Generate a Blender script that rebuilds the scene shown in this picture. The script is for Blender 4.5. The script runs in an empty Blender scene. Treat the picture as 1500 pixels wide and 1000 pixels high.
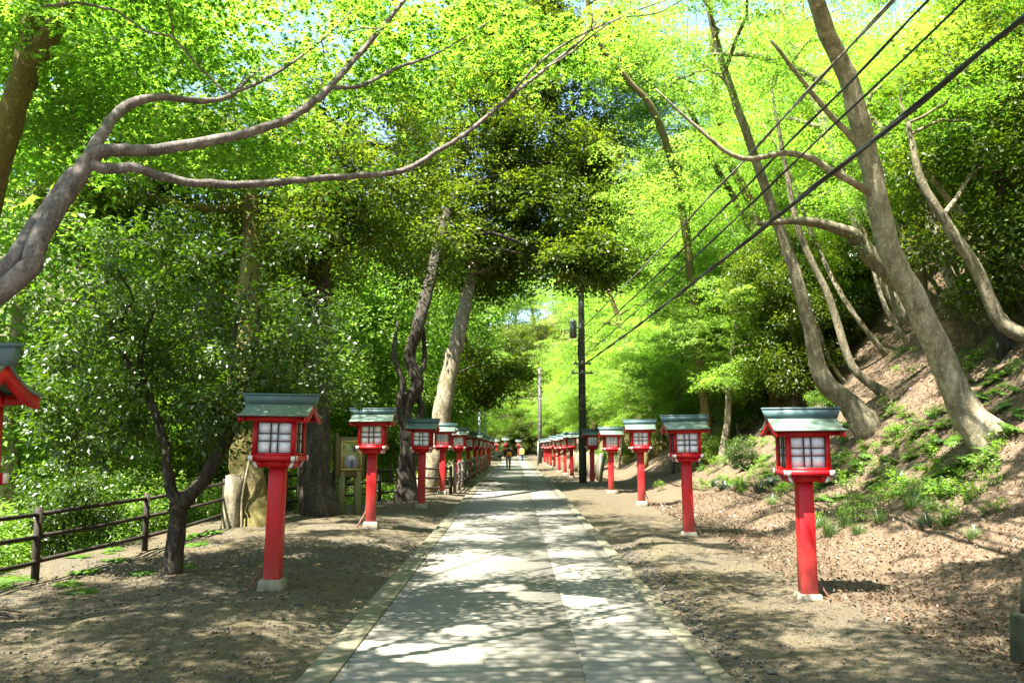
import bpy, bmesh, math, random
import numpy as np
from mathutils import Vector, Matrix

SC = bpy.context.scene
COL = SC.collection

# ------------------------------------------------------------------ camera, sky, sun, exposure
FPX = 1250.0                      # focal length in photo pixels (1500 wide)
CAMH = 1.65
PITCH = math.atan(146.0 / FPX)
YAW = 4.0 / FPX
cam_data = bpy.data.cameras.new('camera')
cam_data.lens = 36.0 * FPX / 1500.0
cam_data.sensor_width = 36.0
cam_data.clip_start = 0.1
cam_data.clip_end = 2000.0
cam = bpy.data.objects.new('camera', cam_data)
COL.objects.link(cam)
cam.location = (0, 0, CAMH)
cam.rotation_euler = (math.pi / 2 + PITCH, 0, YAW)
SC.camera = cam

SUN_EL, SUN_AZ = math.radians(61), math.radians(225)   # azimuth from +Y (ahead) clockwise: behind, to the left
SUN_DIR = Vector((math.cos(SUN_EL) * math.sin(SUN_AZ), math.cos(SUN_EL) * math.cos(SUN_AZ), math.sin(SUN_EL)))
world = bpy.data.worlds.new('World')
SC.world = world
world.use_nodes = True
wnt = world.node_tree
wbg = wnt.nodes['Background']
sky = wnt.nodes.new('ShaderNodeTexSky')
sky.sky_type = 'NISHITA'
sky.sun_disc = False
sky.sun_elevation = SUN_EL
sky.sun_rotation = SUN_AZ
wnt.links.new(sky.outputs[0], wbg.inputs[0])
wbg.inputs[1].default_value = 0.085
sun_data = bpy.data.lights.new('sun', 'SUN')
sun_data.energy = 5.0
sun_data.angle = math.radians(0.53)
sun_data.color = (1.0, 0.95, 0.86)
sun = bpy.data.objects.new('sun', sun_data)
COL.objects.link(sun)
sun.rotation_euler = (-SUN_DIR).to_track_quat('-Z', 'Y').to_euler()
SC.view_settings.view_transform = 'Standard'
SC.view_settings.look = 'None'
SC.view_settings.gamma = 1.0
SC.view_settings.exposure = 2.68
SC.cycles.max_bounces = 9
SC.cycles.diffuse_bounces = 5
SC.cycles.glossy_bounces = 2
SC.cycles.transmission_bounces = 6
SC.cycles.transparent_max_bounces = 4
SC.cycles.caustics_reflective = False
SC.cycles.caustics_refractive = False
SC.cycles.sample_clamp_indirect = 6.0
SC.cycles.use_denoising = True

# ------------------------------------------------------------------ helpers: projection, terrain
_F = np.array([-math.sin(YAW) * math.cos(PITCH), math.cos(YAW) * math.cos(PITCH), math.sin(PITCH)])
_R = np.array([math.cos(YAW), math.sin(YAW), 0.0])
_U = np.cross(_R, _F)


def ray(px, py):
    d = (px - 750) / FPX * _R + (500 - py) / FPX * _U + _F
    return d / d[1]


def at(px, py, Y):
    """The point at distance Y ahead that stands at this place of the 1500x1000 photograph."""
    return np.array([0, 0, CAMH]) + ray(px, py) * Y


def sstep(a, b, x):
    t = np.clip((x - a) / (b - a), 0, 1)
    return t * t * (3 - 2 * t)


_rs = np.random.RandomState(5)
_WAVES = [(f, _rs.uniform(0, 6.28), _rs.uniform(0, 6.28), _rs.uniform(0, 3.14)) for f in (0.35, 0.6, 1.1, 1.9, 3.3, 5.2)]


def wob(x, y):
    s = 0
    for f, p, q, a in _WAVES:
        s = s + np.sin(f * (x * math.cos(a) + y * math.sin(a)) + p) * np.cos(f * 0.8 * (y * math.cos(a) - x * math.sin(a)) + q) / (1 + f)
    return s


def zroad(y):
    return np.where(y > 30, -0.008 * (np.minimum(y, 118) - 30), 0.0) + np.where(y > 118, 0.02 * (y - 118), 0)


def xleft(y):
    return -6.4 + 3.75 * sstep(13.5, 27.0, y)


def xright(y):
    return 4.15 + 0.35 * np.sin(y * 0.21) + 0.5 * sstep(30, 60, y)


def height(x, y):
    x = np.asarray(x, float); y = np.asarray(y, float)
    z = zroad(y)
    w = wob(x, y)
    off = sstep(1.55, 2.4, np.abs(x))
    z = z - 0.05 + off * (0.055 * w + 0.05)
    z = z + 0.06 * sstep(12, 16, y) * sstep(-1.8, -3, x) * (1 - sstep(24, 30, y))
    dl = np.maximum(0, xleft(y) - x)
    z = z - (np.minimum(0.55 * dl * sstep(0, 1.5, dl), 12 + 0.02 * dl)) + 0.25 * w * sstep(0.5, 4, dl)
    z = z + 0.5 * np.maximum(0, dl - 60)
    dr = np.maximum(0, x - xright(y))
    z = z + np.minimum(0.26 * dr + 0.56 * (np.maximum(0, dr - 1.6) - 0.5 * np.minimum(1.0, np.maximum(0, dr - 1.6))), 30 + 0.2 * dr) * sstep(0, 1.0, dr) + 0.25 * w * sstep(0.3, 3, dr)
    ye = np.maximum(0, y - 122)
    z = z + np.minimum(0.5 * ye * sstep(0, 8, ye), 20 + 0.1 * ye)
    yb = np.maximum(0, -y - 60)
    z = z + 0.2 * yb
    return z


def hz(x, y):
    return float(height(x, y))


def on_ground(px, py, far=80):
    """Where the ray through this pixel meets the ground."""
    d = ray(px, py)
    prev = 2.0
    for Y in np.arange(2.0, far, 0.1):
        p = np.array([0, 0, CAMH]) + d * Y
        if p[2] <= hz(p[0], p[1]):
            return np.array([p[0], p[1], hz(p[0], p[1])])
    p = np.array([0, 0, CAMH]) + d * far
    return np.array([p[0], p[1], hz(p[0], p[1])])


# ------------------------------------------------------------------ helpers: materials
def new_mat(name):
    m = bpy.data.materials.new(name)
    m.use_nodes = True
    nt = m.node_tree
    nt.nodes.clear()
    out = nt.nodes.new('ShaderNodeOutputMaterial')
    return m, nt, out


def N(nt, typ, **kw):
    n = nt.nodes.new(typ)
    for k, v in kw.items():
        if k.startswith('i_'):
            n.inputs[k[2:].replace('_', ' ')].default_value = v
        else:
            setattr(n, k, v)
    return n


def ramp(nt, fac, stops):
    r = nt.nodes.new('ShaderNodeValToRGB')
    el = r.color_ramp.elements
    while len(el) < len(stops):
        el.new(0.5)
    for e, (p, c) in zip(el, stops):
        e.position = p
        e.color = (c[0], c[1], c[2], 1)
    nt.links.new(fac, r.inputs[0])
    return r.outputs[0]


def mixc(nt, fac, a, b, blend='MIX'):
    m = nt.nodes.new('ShaderNodeMix')
    m.data_type = 'RGBA'
    m.blend_type = blend
    for sock, v in ((m.inputs[0], fac), (m.inputs[6], a), (m.inputs[7], b)):
        if hasattr(v, 'is_output'):
            nt.links.new(v, sock)
        elif isinstance(v, (int, float)):
            sock.default_value = v
        else:
            sock.default_value = (v[0], v[1], v[2], 1)
    return m.outputs[2]


def noise(nt, vec, scale, detail=4, rough=0.55, dist=0):
    n = nt.nodes.new('ShaderNodeTexNoise')
    n.inputs['Scale'].default_value = scale
    n.inputs['Detail'].default_value = detail
    n.inputs['Roughness'].default_value = rough
    n.inputs['Distortion'].default_value = dist
    if vec is not None:
        nt.links.new(vec, n.inputs['Vector'])
    return n.outputs['Fac']


def coord(nt, kind='Object', scale=None):
    t = nt.nodes.new('ShaderNodeTexCoord')
    v = t.outputs[kind]
    if scale is not None:
        mp = nt.nodes.new('ShaderNodeMapping')
        mp.inputs['Scale'].default_value = scale
        nt.links.new(v, mp.inputs[0])
        v = mp.outputs[0]
    return v


def bump(nt, h, strength, dist):
    b = nt.nodes.new('ShaderNodeBump')
    b.inputs['Strength'].default_value = strength
    b.inputs['Distance'].default_value = dist
    nt.links.new(h, b.inputs['Height'])
    return b.outputs[0]


def princ(nt, out, color, rough, normal=None, spec=0.5, metal=0.0):
    p = nt.nodes.new('ShaderNodeBsdfPrincipled')
    if hasattr(color, 'is_output'):
        nt.links.new(color, p.inputs['Base Color'])
    else:
        p.inputs['Base Color'].default_value = (color[0], color[1], color[2], 1)
    if hasattr(rough, 'is_output'):
        nt.links.new(rough, p.inputs['Roughness'])
    else:
        p.inputs['Roughness'].default_value = rough
    p.inputs['Specular IOR Level'].default_value = spec
    p.inputs['Metallic'].default_value = metal
    if normal is not None:
        nt.links.new(normal, p.inputs['Normal'])
    nt.links.new(p.outputs[0], out.inputs[0])
    return p


def worn(name, c1, c2, rough=0.6, scale=9, bstr=0.25, bdist=0.004, stretch=(1, 1, 1), spec=0.4, metal=0.0):
    m, nt, out = new_mat(name)
    v = coord(nt, 'Object', stretch)
    f = noise(nt, v, scale, 6, 0.65)
    f2 = noise(nt, v, scale * 7, 3)
    c = ramp(nt, f, [(0.3, c1), (0.7, c2)])
    princ(nt, out, c, rough, bump(nt, f2, bstr, bdist), spec, metal)
    return m


def leaf_mat(name, dark, light, trans_dark, trans_light, tw=0.45, gloss=0.05, grough=0.35):
    """Two-sided leaf: part reflects, part lets light through; each leaf has a tone of its own."""
    m, nt, out = new_mat(name)
    a = nt.nodes.new('ShaderNodeAttribute')
    a.attribute_name = 'tone'
    oi = nt.nodes.new('ShaderNodeObjectInfo')
    ad = N(nt, 'ShaderNodeMath', operation='MULTIPLY_ADD')
    nt.links.new(oi.outputs['Random'], ad.inputs[0])
    ad.inputs[1].default_value = 0.3
    mm = N(nt, 'ShaderNodeMath', operation='MULTIPLY')
    nt.links.new(a.outputs['Fac'], mm.inputs[0]); mm.inputs[1].default_value = 0.7
    nt.links.new(mm.outputs[0], ad.inputs[2])
    t = ad.outputs[0]
    cd = ramp(nt, t, [(0.0, dark), (1.0, light)])
    ct = ramp(nt, t, [(0.0, trans_dark), (1.0, trans_light)])
    d = nt.nodes.new('ShaderNodeBsdfDiffuse'); nt.links.new(cd, d.inputs[0])
    tr = nt.nodes.new('ShaderNodeBsdfTranslucent'); nt.links.new(ct, tr.inputs[0])
    g = nt.nodes.new('ShaderNodeBsdfGlossy'); g.inputs['Roughness'].default_value = grough
    g.inputs[0].default_value = (0.8, 0.82, 0.8, 1)
    m1 = nt.nodes.new('ShaderNodeMixShader'); m1.inputs[0].default_value = tw
    nt.links.new(d.outputs[0], m1.inputs[1]); nt.links.new(tr.outputs[0], m1.inputs[2])
    m2 = nt.nodes.new('ShaderNodeMixShader'); m2.inputs[0].default_value = gloss
    nt.links.new(m1.outputs[0], m2.inputs[1]); nt.links.new(g.outputs[0], m2.inputs[2])
    nt.links.new(m2.outputs[0], out.inputs[0])
    return m


def bark_mat(name, c1, c2, c3, moss=None, mossamt=0.5, bstr=0.7):
    m, nt, out = new_mat(name)
    v = coord(nt, 'Object', (1, 1, 0.35))
    vv = coord(nt, 'Object')
    f = noise(nt, v, 7, 7, 0.7, 0.4)
    c = ramp(nt, f, [(0.38, [k * .6 for k in c1]), (0.5, c2), (0.62, [min(1, k * 1.2) for k in c3])])
    big = noise(nt, vv, 1.6, 3)
    if moss is not None:
        mf = ramp(nt, big, [(1 - mossamt - 0.08, (0, 0, 0)), (1 - mossamt + 0.08, (1, 1, 1))])
        fine = noise(nt, vv, 60, 3)
        mcol = ramp(nt, fine, [(0.3, [k * 0.55 for k in moss]), (0.7, moss)])
        c = mixc(nt, mf, c, mcol)
    lich = noise(nt, vv, 14, 4, 0.7)
    lf = ramp(nt, lich, [(0.57, (0, 0, 0)), (0.63, (1, 1, 1))])
    c = mixc(nt, mixc(nt, 0.65, (0, 0, 0), lf), c, [min(1, k * 1.5) for k in c3])
    blot = noise(nt, vv, 4.5, 5, 0.75, 0.5)
    bf = ramp(nt, blot, [(0.52, (0, 0, 0)), (0.58, (0.55, 0.55, 0.55))])
    c = mixc(nt, bf, c, [k * 0.55 for k in c2])
    spk = noise(nt, vv, 70, 3, 0.7)
    c = mixc(nt, 0.3, c, ramp(nt, spk, [(0.35, [k * 0.4 for k in c1]), (0.65, [min(1, k * 1.3) for k in c3])]))
    f3 = noise(nt, v, 38, 5, 0.7)
    h = mixc(nt, 0.5, f, f3)
    princ(nt, out, c, 0.85, bump(nt, h, min(1, bstr * 1.4), 0.05), 0.2)
    return m


M = {}
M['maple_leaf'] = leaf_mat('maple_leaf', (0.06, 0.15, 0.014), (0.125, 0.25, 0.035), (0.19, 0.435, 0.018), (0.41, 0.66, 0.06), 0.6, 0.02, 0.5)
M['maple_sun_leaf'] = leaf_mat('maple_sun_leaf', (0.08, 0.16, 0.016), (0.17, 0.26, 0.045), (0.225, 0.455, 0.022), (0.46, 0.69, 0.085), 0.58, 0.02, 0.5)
M['evergreen_leaf'] = leaf_mat('evergreen_leaf', (0.032, 0.058, 0.007), (0.105, 0.15, 0.014), (0.07, 0.135, 0.005), (0.32, 0.43, 0.012), 0.47, 0.025, 0.4)
M['camellia_leaf'] = leaf_mat('camellia_leaf', (0.014, 0.034, 0.005), (0.052, 0.095, 0.010), (0.03, 0.085, 0.003), (0.16, 0.30, 0.006), 0.40, 0.05, 0.38)
M['valley_leaf'] = leaf_mat('valley_leaf', (0.065, 0.14, 0.014), (0.16, 0.24, 0.035), (0.17, 0.40, 0.018), (0.40, 0.62, 0.07), 0.52, 0.03, 0.42)
M['fern_leaf'] = leaf_mat('fern_leaf', (0.05, 0.12, 0.015), (0.11, 0.22, 0.03), (0.1, 0.24, 0.015), (0.2, 0.36, 0.03), 0.4, 0.04, 0.4)
M['grass_blade'] = leaf_mat('grass_blade', (0.06, 0.12, 0.03), (0.16, 0.24, 0.07), (0.1, 0.2, 0.03), (0.22, 0.32, 0.07), 0.35, 0.06, 0.35)
M['dark_tuft'] = leaf_mat('dark_tuft', (0.02, 0.05, 0.025), (0.05, 0.09, 0.05), (0.02, 0.06, 0.02), (0.05, 0.1, 0.04), 0.3, 0.1, 0.3)
M['dead_leaf'] = leaf_mat('dead_leaf', (0.04, 0.021, 0.010), (0.17, 0.105, 0.062), (0.08, 0.04, 0.015), (0.18, 0.1, 0.04), 0.2, 0.04, 0.4)
M['bark_grey'] = bark_mat('bark_grey', (0.085, 0.07, 0.042), (0.17, 0.145, 0.09), (0.28, 0.245, 0.165), (0.13, 0.13, 0.03), 0.35)
M['bark_maple'] = bark_mat('bark_maple', (0.075, 0.062, 0.055), (0.125, 0.105, 0.095), (0.20, 0.175, 0.16), (0.10, 0.11, 0.04), 0.25, 0.5)
M['bark_moss'] = bark_mat('bark_moss', (0.07, 0.055, 0.026), (0.13, 0.105, 0.04), (0.20, 0.165, 0.075), (0.14, 0.12, 0.02), 0.55)
M['bark_dark'] = bark_mat('bark_dark', (0.018, 0.014, 0.010), (0.04, 0.032, 0.024), (0.08, 0.068, 0.05), (0.05, 0.05, 0.012), 0.3)
M['bark_pale'] = bark_mat('bark_pale', (0.15, 0.125, 0.07), (0.26, 0.225, 0.135), (0.38, 0.34, 0.235), (0.2, 0.2, 0.08), 0.25)
M['twig'] = worn('twig', (0.06, 0.05, 0.035), (0.14, 0.12, 0.085), 0.85, 8)
M['fence_wood'] = worn('fence_wood', (0.014, 0.010, 0.007), (0.045, 0.034, 0.024), 0.8, 8, 0.5, 0.006, (1, 1, 1), 0.3)
M['fence_grey'] = worn('fence_grey', (0.06, 0.05, 0.04), (0.22, 0.19, 0.16), 0.7, 6, 0.4, 0.004, (1, 1, 1), 0.4)
M['board_wood'] = worn('board_wood', (0.07, 0.055, 0.022), (0.14, 0.11, 0.05), 0.75, 10, 0.4, 0.004, (1, 1, 0.2))
M['post_lichen'] = worn('post_lichen', (0.11, 0.105, 0.035), (0.22, 0.205, 0.10), 0.85, 6, 0.4, 0.005, (1, 1, 0.35))
M['concrete_plinth'] = worn('concrete_plinth', (0.13, 0.115, 0.075), (0.27, 0.25, 0.19), 0.9, 9, 0.5, 0.006)
M['mossy_stone'] = worn('mossy_stone', (0.018, 0.024, 0.010), (0.06, 0.066, 0.036), 0.9, 6, 0.6, 0.01)
M['stone'] = worn('stone', (0.04, 0.037, 0.03), (0.125, 0.115, 0.092), 0.9, 14, 0.5, 0.004)
M['pole_dark'] = worn('pole_dark', (0.05, 0.045, 0.04), (0.12, 0.11, 0.10), 0.7, 8, 0.3, 0.004, (1, 1, 0.2))
M['steel'] = worn('steel', (0.16, 0.165, 0.17), (0.27, 0.275, 0.28), 0.45, 8, 0.1, 0.002, (1, 1, 1), 0.5, 0.4)
M['cable'] = worn('cable', (0.012, 0.012, 0.013), (0.03, 0.03, 0.03), 0.5, 20, 0.1, 0.002)
M['cable_pale'] = worn('cable_pale', (0.06, 0.055, 0.05), (0.3, 0.28, 0.25), 0.6, 6, 0.2, 0.004)
M['roof_copper'] = worn('roof_copper', (0.075, 0.12, 0.092), (0.14, 0.185, 0.145), 0.5, 5, 0.12, 0.003, (1, 1, 1), 0.5)
M['ridge_copper'] = worn('ridge_copper', (0.05, 0.10, 0.11), (0.09, 0.15, 0.155), 0.5, 5, 0.12, 0.003, (1, 1, 1), 0.5)
M['lattice'] = worn('lattice', (0.012, 0.012, 0.014), (0.03, 0.03, 0.032), 0.5, 20)
M['paper'] = worn('paper', (0.78, 0.78, 0.81), (0.86, 0.86, 0.88), 0.7, 3, 0.05, 0.001)
M['white_metal'] = worn('white_metal', (0.68, 0.64, 0.58), (0.8, 0.77, 0.72), 0.5, 14, 0.1, 0.001)
M['conduit'] = worn('conduit', (0.12, 0.045, 0.03), (0.2, 0.08, 0.05), 0.6, 12)


def red_paint():
    m, nt, out = new_mat('red_paint')
    v = coord(nt, 'Object')
    f = noise(nt, coord(nt, 'Object', (1, 1, 0.4)), 6, 6, 0.65)
    oi = nt.nodes.new('ShaderNodeObjectInfo')
    c = ramp(nt, f, [(0.25, (0.42, 0.004, 0.008)), (0.75, (0.62, 0.010, 0.014))])
    hs = nt.nodes.new('ShaderNodeHueSaturation')
    mv = N(nt, 'ShaderNodeMapRange'); nt.links.new(oi.outputs['Random'], mv.inputs[0]); mv.inputs[3].default_value = 0.72; mv.inputs[4].default_value = 1.08
    nt.links.new(mv.outputs[0], hs.inputs['Value']); nt.links.new(c, hs.inputs['Color'])
    grime = noise(nt, coord(nt, 'Object', (3, 3, 0.5)), 9, 6, 0.7)
    c = mixc(nt, mixc(nt, 0.55, (0, 0, 0), ramp(nt, grime, [(0.5, (0, 0, 0)), (0.72, (1, 1, 1))])), hs.outputs[0], (0.20, 0.012, 0.012))
    # scuffed and bleached towards the foot of the posts
    sep = nt.nodes.new('ShaderNodeSeparateXYZ'); nt.links.new(v, sep.inputs[0])
    mr = N(nt, 'ShaderNodeMapRange'); nt.links.new(sep.outputs[2], mr.inputs[0])
    mr.inputs[1].default_value = 0.75; mr.inputs[2].default_value = 0.0; mr.inputs[3].default_value = 0; mr.inputs[4].default_value = 1
    sc = noise(nt, v, 16, 8, 0.75)
    mul = N(nt, 'ShaderNodeMath', operation='MULTIPLY'); nt.links.new(mr.outputs[0], mul.inputs[0]); nt.links.new(sc, mul.inputs[1])
    c = mixc(nt, mul.outputs[0], c, (0.40, 0.14, 0.11))
    ch = noise(nt, v, 45, 3, 0.6)
    cf = ramp(nt, ch, [(0.70, (0, 0, 0)), (0.73, (1, 1, 1))])
    c = mixc(nt, mixc(nt, 0.6, (0, 0, 0), cf), c, (0.34, 0.16, 0.12))
    princ(nt, out, c, 0.5, bump(nt, noise(nt, v, 55, 4), 0.15, 0.003), 0.35)
    return m


M['red_paint'] = red_paint()


def concrete_mat():
    m, nt, out = new_mat('road_concrete')
    v = coord(nt, 'Object')
    f = noise(nt, v, 1.3, 8, 0.68)
    g = noise(nt, v, 120, 3, 0.7)
    oi = nt.nodes.new('ShaderNodeObjectInfo')
    c = ramp(nt, f, [(0.3, (0.085, 0.078, 0.058)), (0.5, (0.135, 0.126, 0.099)), (0.72, (0.19, 0.178, 0.146))])
    c = mixc(nt, 0.35, c, ramp(nt, g, [(0.3, (0.11, 0.105, 0.08)), (0.7, (0.28, 0.27, 0.23))]))
    hs = nt.nodes.new('ShaderNodeHueSaturation')
    mv = N(nt, 'ShaderNodeMapRange'); nt.links.new(oi.outputs['Random'], mv.inputs[0]); mv.inputs[3].default_value = 0.88; mv.inputs[4].default_value = 1.12
    nt.links.new(mv.outputs[0], hs.inputs['Value']); nt.links.new(c, hs.inputs['Color'])
    princ(nt, out, hs.outputs[0], 0.85, bump(nt, g, 0.35, 0.006), 0.25)
    return m


def kerb_mat():
    m, nt, out = new_mat('edge_concrete')
    v = coord(nt, 'Object')
    f = noise(nt, v, 2.5, 8, 0.7)
    g = noise(nt, v, 90, 3, 0.7)
    c = ramp(nt, f, [(0.3, (0.085, 0.077, 0.047)), (0.7, (0.165, 0.153, 0.108))])
    princ(nt, out, c, 0.9, bump(nt, g, 0.35, 0.006), 0.2)
    return m


M['road_concrete'] = concrete_mat()
M['edge_concrete'] = kerb_mat()


def ground_mat():
    m, nt, out = new_mat('forest_ground')
    v = coord(nt, 'Object')
    sep = nt.nodes.new('ShaderNodeSeparateXYZ'); nt.links.new(v, sep.inputs[0])
    big = noise(nt, v, 0.7, 5, 0.6)
    mid = noise(nt, v, 5, 6, 0.7)
    fin = noise(nt, v, 55, 4, 0.75)
    vor = nt.nodes.new('ShaderNodeTexVoronoi'); vor.inputs['Scale'].default_value = 38; nt.links.new(v, vor.inputs['Vector'])
    vor2 = nt.nodes.new('ShaderNodeTexVoronoi'); vor2.inputs['Scale'].default_value = 17; nt.links.new(v, vor2.inputs['Vector'])
    # trodden gravelly earth
    earth = ramp(nt, mid, [(0.25, (0.036, 0.026, 0.011)), (0.5, (0.072, 0.055, 0.026)), (0.75, (0.13, 0.105, 0.06))])
    grav = ramp(nt, vor.outputs['Color'], [(0.0, (0.034, 0.029, 0.02)), (0.5, (0.085, 0.076, 0.058)), (1.0, (0.19, 0.175, 0.14))])
    gf = ramp(nt, big, [(0.40, (0.15, 0.15, 0.15)), (0.62, (0.75, 0.75, 0.75))])
    base = mixc(nt, gf, earth, grav)
    # moss film
    mo = noise(nt, v, 1.1, 5, 0.7)
    mf = ramp(nt, mo, [(0.52, (0, 0, 0)), (0.72, (0.5, 0.5, 0.5))])
    base = mixc(nt, mf, base, (0.13, 0.125, 0.04))
    # leaf litter of the hillside
    lit = ramp(nt, vor2.outputs['Color'], [(0.0, (0.03, 0.017, 0.009)), (0.45, (0.10, 0.06, 0.035)), (0.8, (0.19, 0.125, 0.085)), (1.0, (0.30, 0.22, 0.165))])
    lit = mixc(nt, 0.45, lit, ramp(nt, fin, [(0.3, (0.045, 0.03, 0.015)), (0.7, (0.20, 0.14, 0.09))]))
    mr = N(nt, 'ShaderNodeMapRange'); nt.links.new(sep.outputs[0], mr.inputs[0])
    mr.inputs[1].default_value = 2.6; mr.inputs[2].default_value = 5.2
    ad = N(nt, 'ShaderNodeMath', operation='MULTIPLY'); nt.links.new(mr.outputs[0], ad.inputs[0])
    mr2 = N(nt, 'ShaderNodeMapRange'); nt.links.new(big, mr2.inputs[0]); mr2.inputs[1].default_value = 0.2; mr2.inputs[2].default_value = 0.5
    nt.links.new(mr2.outputs[0], ad.inputs[1])
    base = mixc(nt, ad.outputs[0], base, lit)
    # valley side: dark green-brown
    ml = N(nt, 'ShaderNodeMapRange'); nt.links.new(sep.outputs[0], ml.inputs[0])
    ml.inputs[1].default_value = -6.6; ml.inputs[2].default_value = -8.0
    base = mixc(nt, ml.outputs[0], base, ramp(nt, mid, [(0.3, (0.05, 0.06, 0.02)), (0.7, (0.12, 0.13, 0.05))]))
    base = mixc(nt, 0.42, base, ramp(nt, fin, [(0.34, (0.018, 0.013, 0.007)), (0.7, (0.20, 0.165, 0.11))]))
    h = mixc(nt, 0.5, fin, vor.outputs['Distance'])
    princ(nt, out, base, 0.95, bump(nt, h, 0.9, 0.02), 0.15)
    return m


M['ground'] = ground_mat()


# ------------------------------------------------------------------ helpers: objects
def link(o, parent=None):
    COL.objects.link(o)
    if parent is not None:
        o.parent = parent
    return o


def tag(o, label=None, cat=None, group=None, kind=None):
    if label: o['label'] = label
    if cat: o['category'] = cat
    if group: o['group'] = group
    if kind: o['kind'] = kind
    return o


def empty(name, loc, label, cat, group=None, rz=0.0):
    o = bpy.data.objects.new(name, None)
    o.empty_display_size = 0.1
    o.location = [float(c) for c in loc]
    o.rotation_euler = (0, 0, rz)
    link(o)
    return tag(o, label, cat, group)


def np_mesh(name, V, F, mat, tone=None, smooth=False):
    """Mesh from arrays: V (n,3); F (m,k) with every face of k corners, or a list of such arrays."""
    me = bpy.data.meshes.new(name)
    V = np.asarray(V, np.float32)
    Fs = F if isinstance(F, list) else [F]
    Fs = [np.asarray(f, np.int32) for f in Fs if len(f)]
    me.vertices.add(len(V))
    me.vertices.foreach_set('co', V.ravel())
    nl = sum(f.size for f in Fs)
    npoly = sum(len(f) for f in Fs)
    me.loops.add(nl)
    me.loops.foreach_set('vertex_index', np.concatenate([f.ravel() for f in Fs]))
    me.polygons.add(npoly)
    starts, c = [], 0
    for f in Fs:
        starts.append(c + np.arange(len(f)) * f.shape[1]); c += f.size
    me.polygons.foreach_set('loop_start', np.concatenate(starts).astype(np.int32))
    if smooth:
        me.polygons.foreach_set('use_smooth', np.ones(npoly, bool))
    me.update(calc_edges=True)
    if tone is not None:
        a = me.attributes.new('tone', 'FLOAT', 'POINT')
        a.data.foreach_set('value', np.asarray(tone, np.float32))
    if mat is not None:
        me.materials.append(M[mat] if isinstance(mat, str) else mat)
    return me


def np_obj(name, V, F, mat, parent=None, tone=None, smooth=False):
    return link(bpy.data.objects.new(name, np_mesh(name, V, F, mat, tone, smooth)), parent)


class MB:
    """Collects boxes, tubes and prisms into one mesh."""

    def __init__(self):
        self.V, self.F, self.n = [], {}, 0

    def add(self, V, *faces):
        V = np.asarray(V, float)
        self.V.append(V)
        for f in faces:
            f = np.asarray(f, int) + self.n
            self.F.setdefault(f.shape[1], []).append(f)
        self.n += len(V)
        return self

    def box(self, c, s, rz=0.0, taper=1.0, rot=None):
        x, y, z = np.array(s) / 2.0
        P = np.array([(-x, -y, -z), (x, -y, -z), (x, y, -z), (-x, y, -z), (-x * taper, -y * taper, z), (x * taper, -y * taper, z), (x * taper, y * taper, z), (-x * taper, y * taper, z)])
        if rot is not None:
            P = P @ np.array(rot.to_matrix()).T
        if rz:
            cz, sz = math.cos(rz), math.sin(rz)
            P = P @ np.array([[cz, sz, 0], [-sz, cz, 0], [0, 0, 1]])
        return self.add(P + np.array(c), [(0, 3, 2, 1), (4, 5, 6, 7), (0, 1, 5, 4), (1, 2, 6, 5), (2, 3, 7, 6), (3, 0, 4, 7)])

    def tube(self, pts, radii, sides=7, cap=True, rough=0.0, rng=None):
        V, F, caps = tube_arrays(pts, radii, sides, rough, rng)
        n0 = self.n
        self.add(V, F)
        if cap:
            k = len(pts)
            self.F.setdefault(sides, []).append(np.array([[n0 + i for i in range(sides)][::-1], [n0 + (k - 1) * sides + i for i in range(sides)]]))
        return self

    def prism(self, poly, axis, a, b):
        """Extrude a 2-D outline (list of (u,v)) along axis 'x','y' or 'z' from a to b."""
        n = len(poly)
        def mk(u, v, w):
            return {'x': (w, u, v), 'y': (u, w, v), 'z': (u, v, w)}[axis]
        V = [mk(u, v, a) for u, v in poly] + [mk(u, v, b) for u, v in poly]
        q = [(i, (i + 1) % n, n + (i + 1) % n, n + i) for i in range(n)]
        n0 = self.n
        self.add(V, q)
        self.F.setdefault(n, []).append(np.array([[n0 + i for i in range(n)][::-1], [n0 + n + i for i in range(n)]]))
        return self

    def build(self, name, mat, parent=None, smooth=False, bevel=0.0):
        me = np_mesh(name, np.concatenate(self.V), [np.concatenate(v) for v in self.F.values()], mat, None, smooth)
        bm = bmesh.new(); bm.from_mesh(me)
        bmesh.ops.recalc_face_normals(bm, faces=bm.faces)
        if bevel:
            bmesh.ops.bevel(bm, geom=[e for e in bm.edges], offset=bevel, segments=1, affect='EDGES', profile=0.5)
        bm.to_mesh(me); bm.free()
        return link(bpy.data.objects.new(name, me), parent)


def tube_arrays(pts, radii, sides=7, rough=0.0, rng=None):
    P = np.asarray(pts, float)
    R = np.asarray(radii, float) if np.ndim(radii) else np.full(len(P), radii)
    T = np.gradient(P, axis=0)
    T /= np.linalg.norm(T, axis=1)[:, None] + 1e-9
    ref = np.array([0, 1.0, 0]) if abs(T[:, 1]).mean() < 0.8 else np.array([1.0, 0, 0])
    u = np.cross(T, ref); u /= np.linalg.norm(u, axis=1)[:, None] + 1e-9
    w = np.cross(T, u)
    ang = np.arange(sides) * 2 * math.pi / sides
    rr = np.repeat(R[:, None], sides, 1)
    if rough and rng is not None:
        lobes = 1 + rough * rng.randn(1, sides) * 0.6
        rr = rr * lobes * (1 + rough * rng.randn(len(P), sides) * 0.5)
    V = P[:, None, :] + rr[:, :, None] * (np.cos(ang)[None, :, None] * u[:, None, :] + np.sin(ang)[None, :, None] * w[:, None, :])
    i = np.arange(len(P) - 1)[:, None]; j = np.arange(sides)[None, :]
    a = i * sides + j; b = i * sides + (j + 1) % sides
    F = np.stack([a, b, b + sides, a + sides], -1).reshape(-1, 4)
    return V.reshape(-1, 3), F, None


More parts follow.
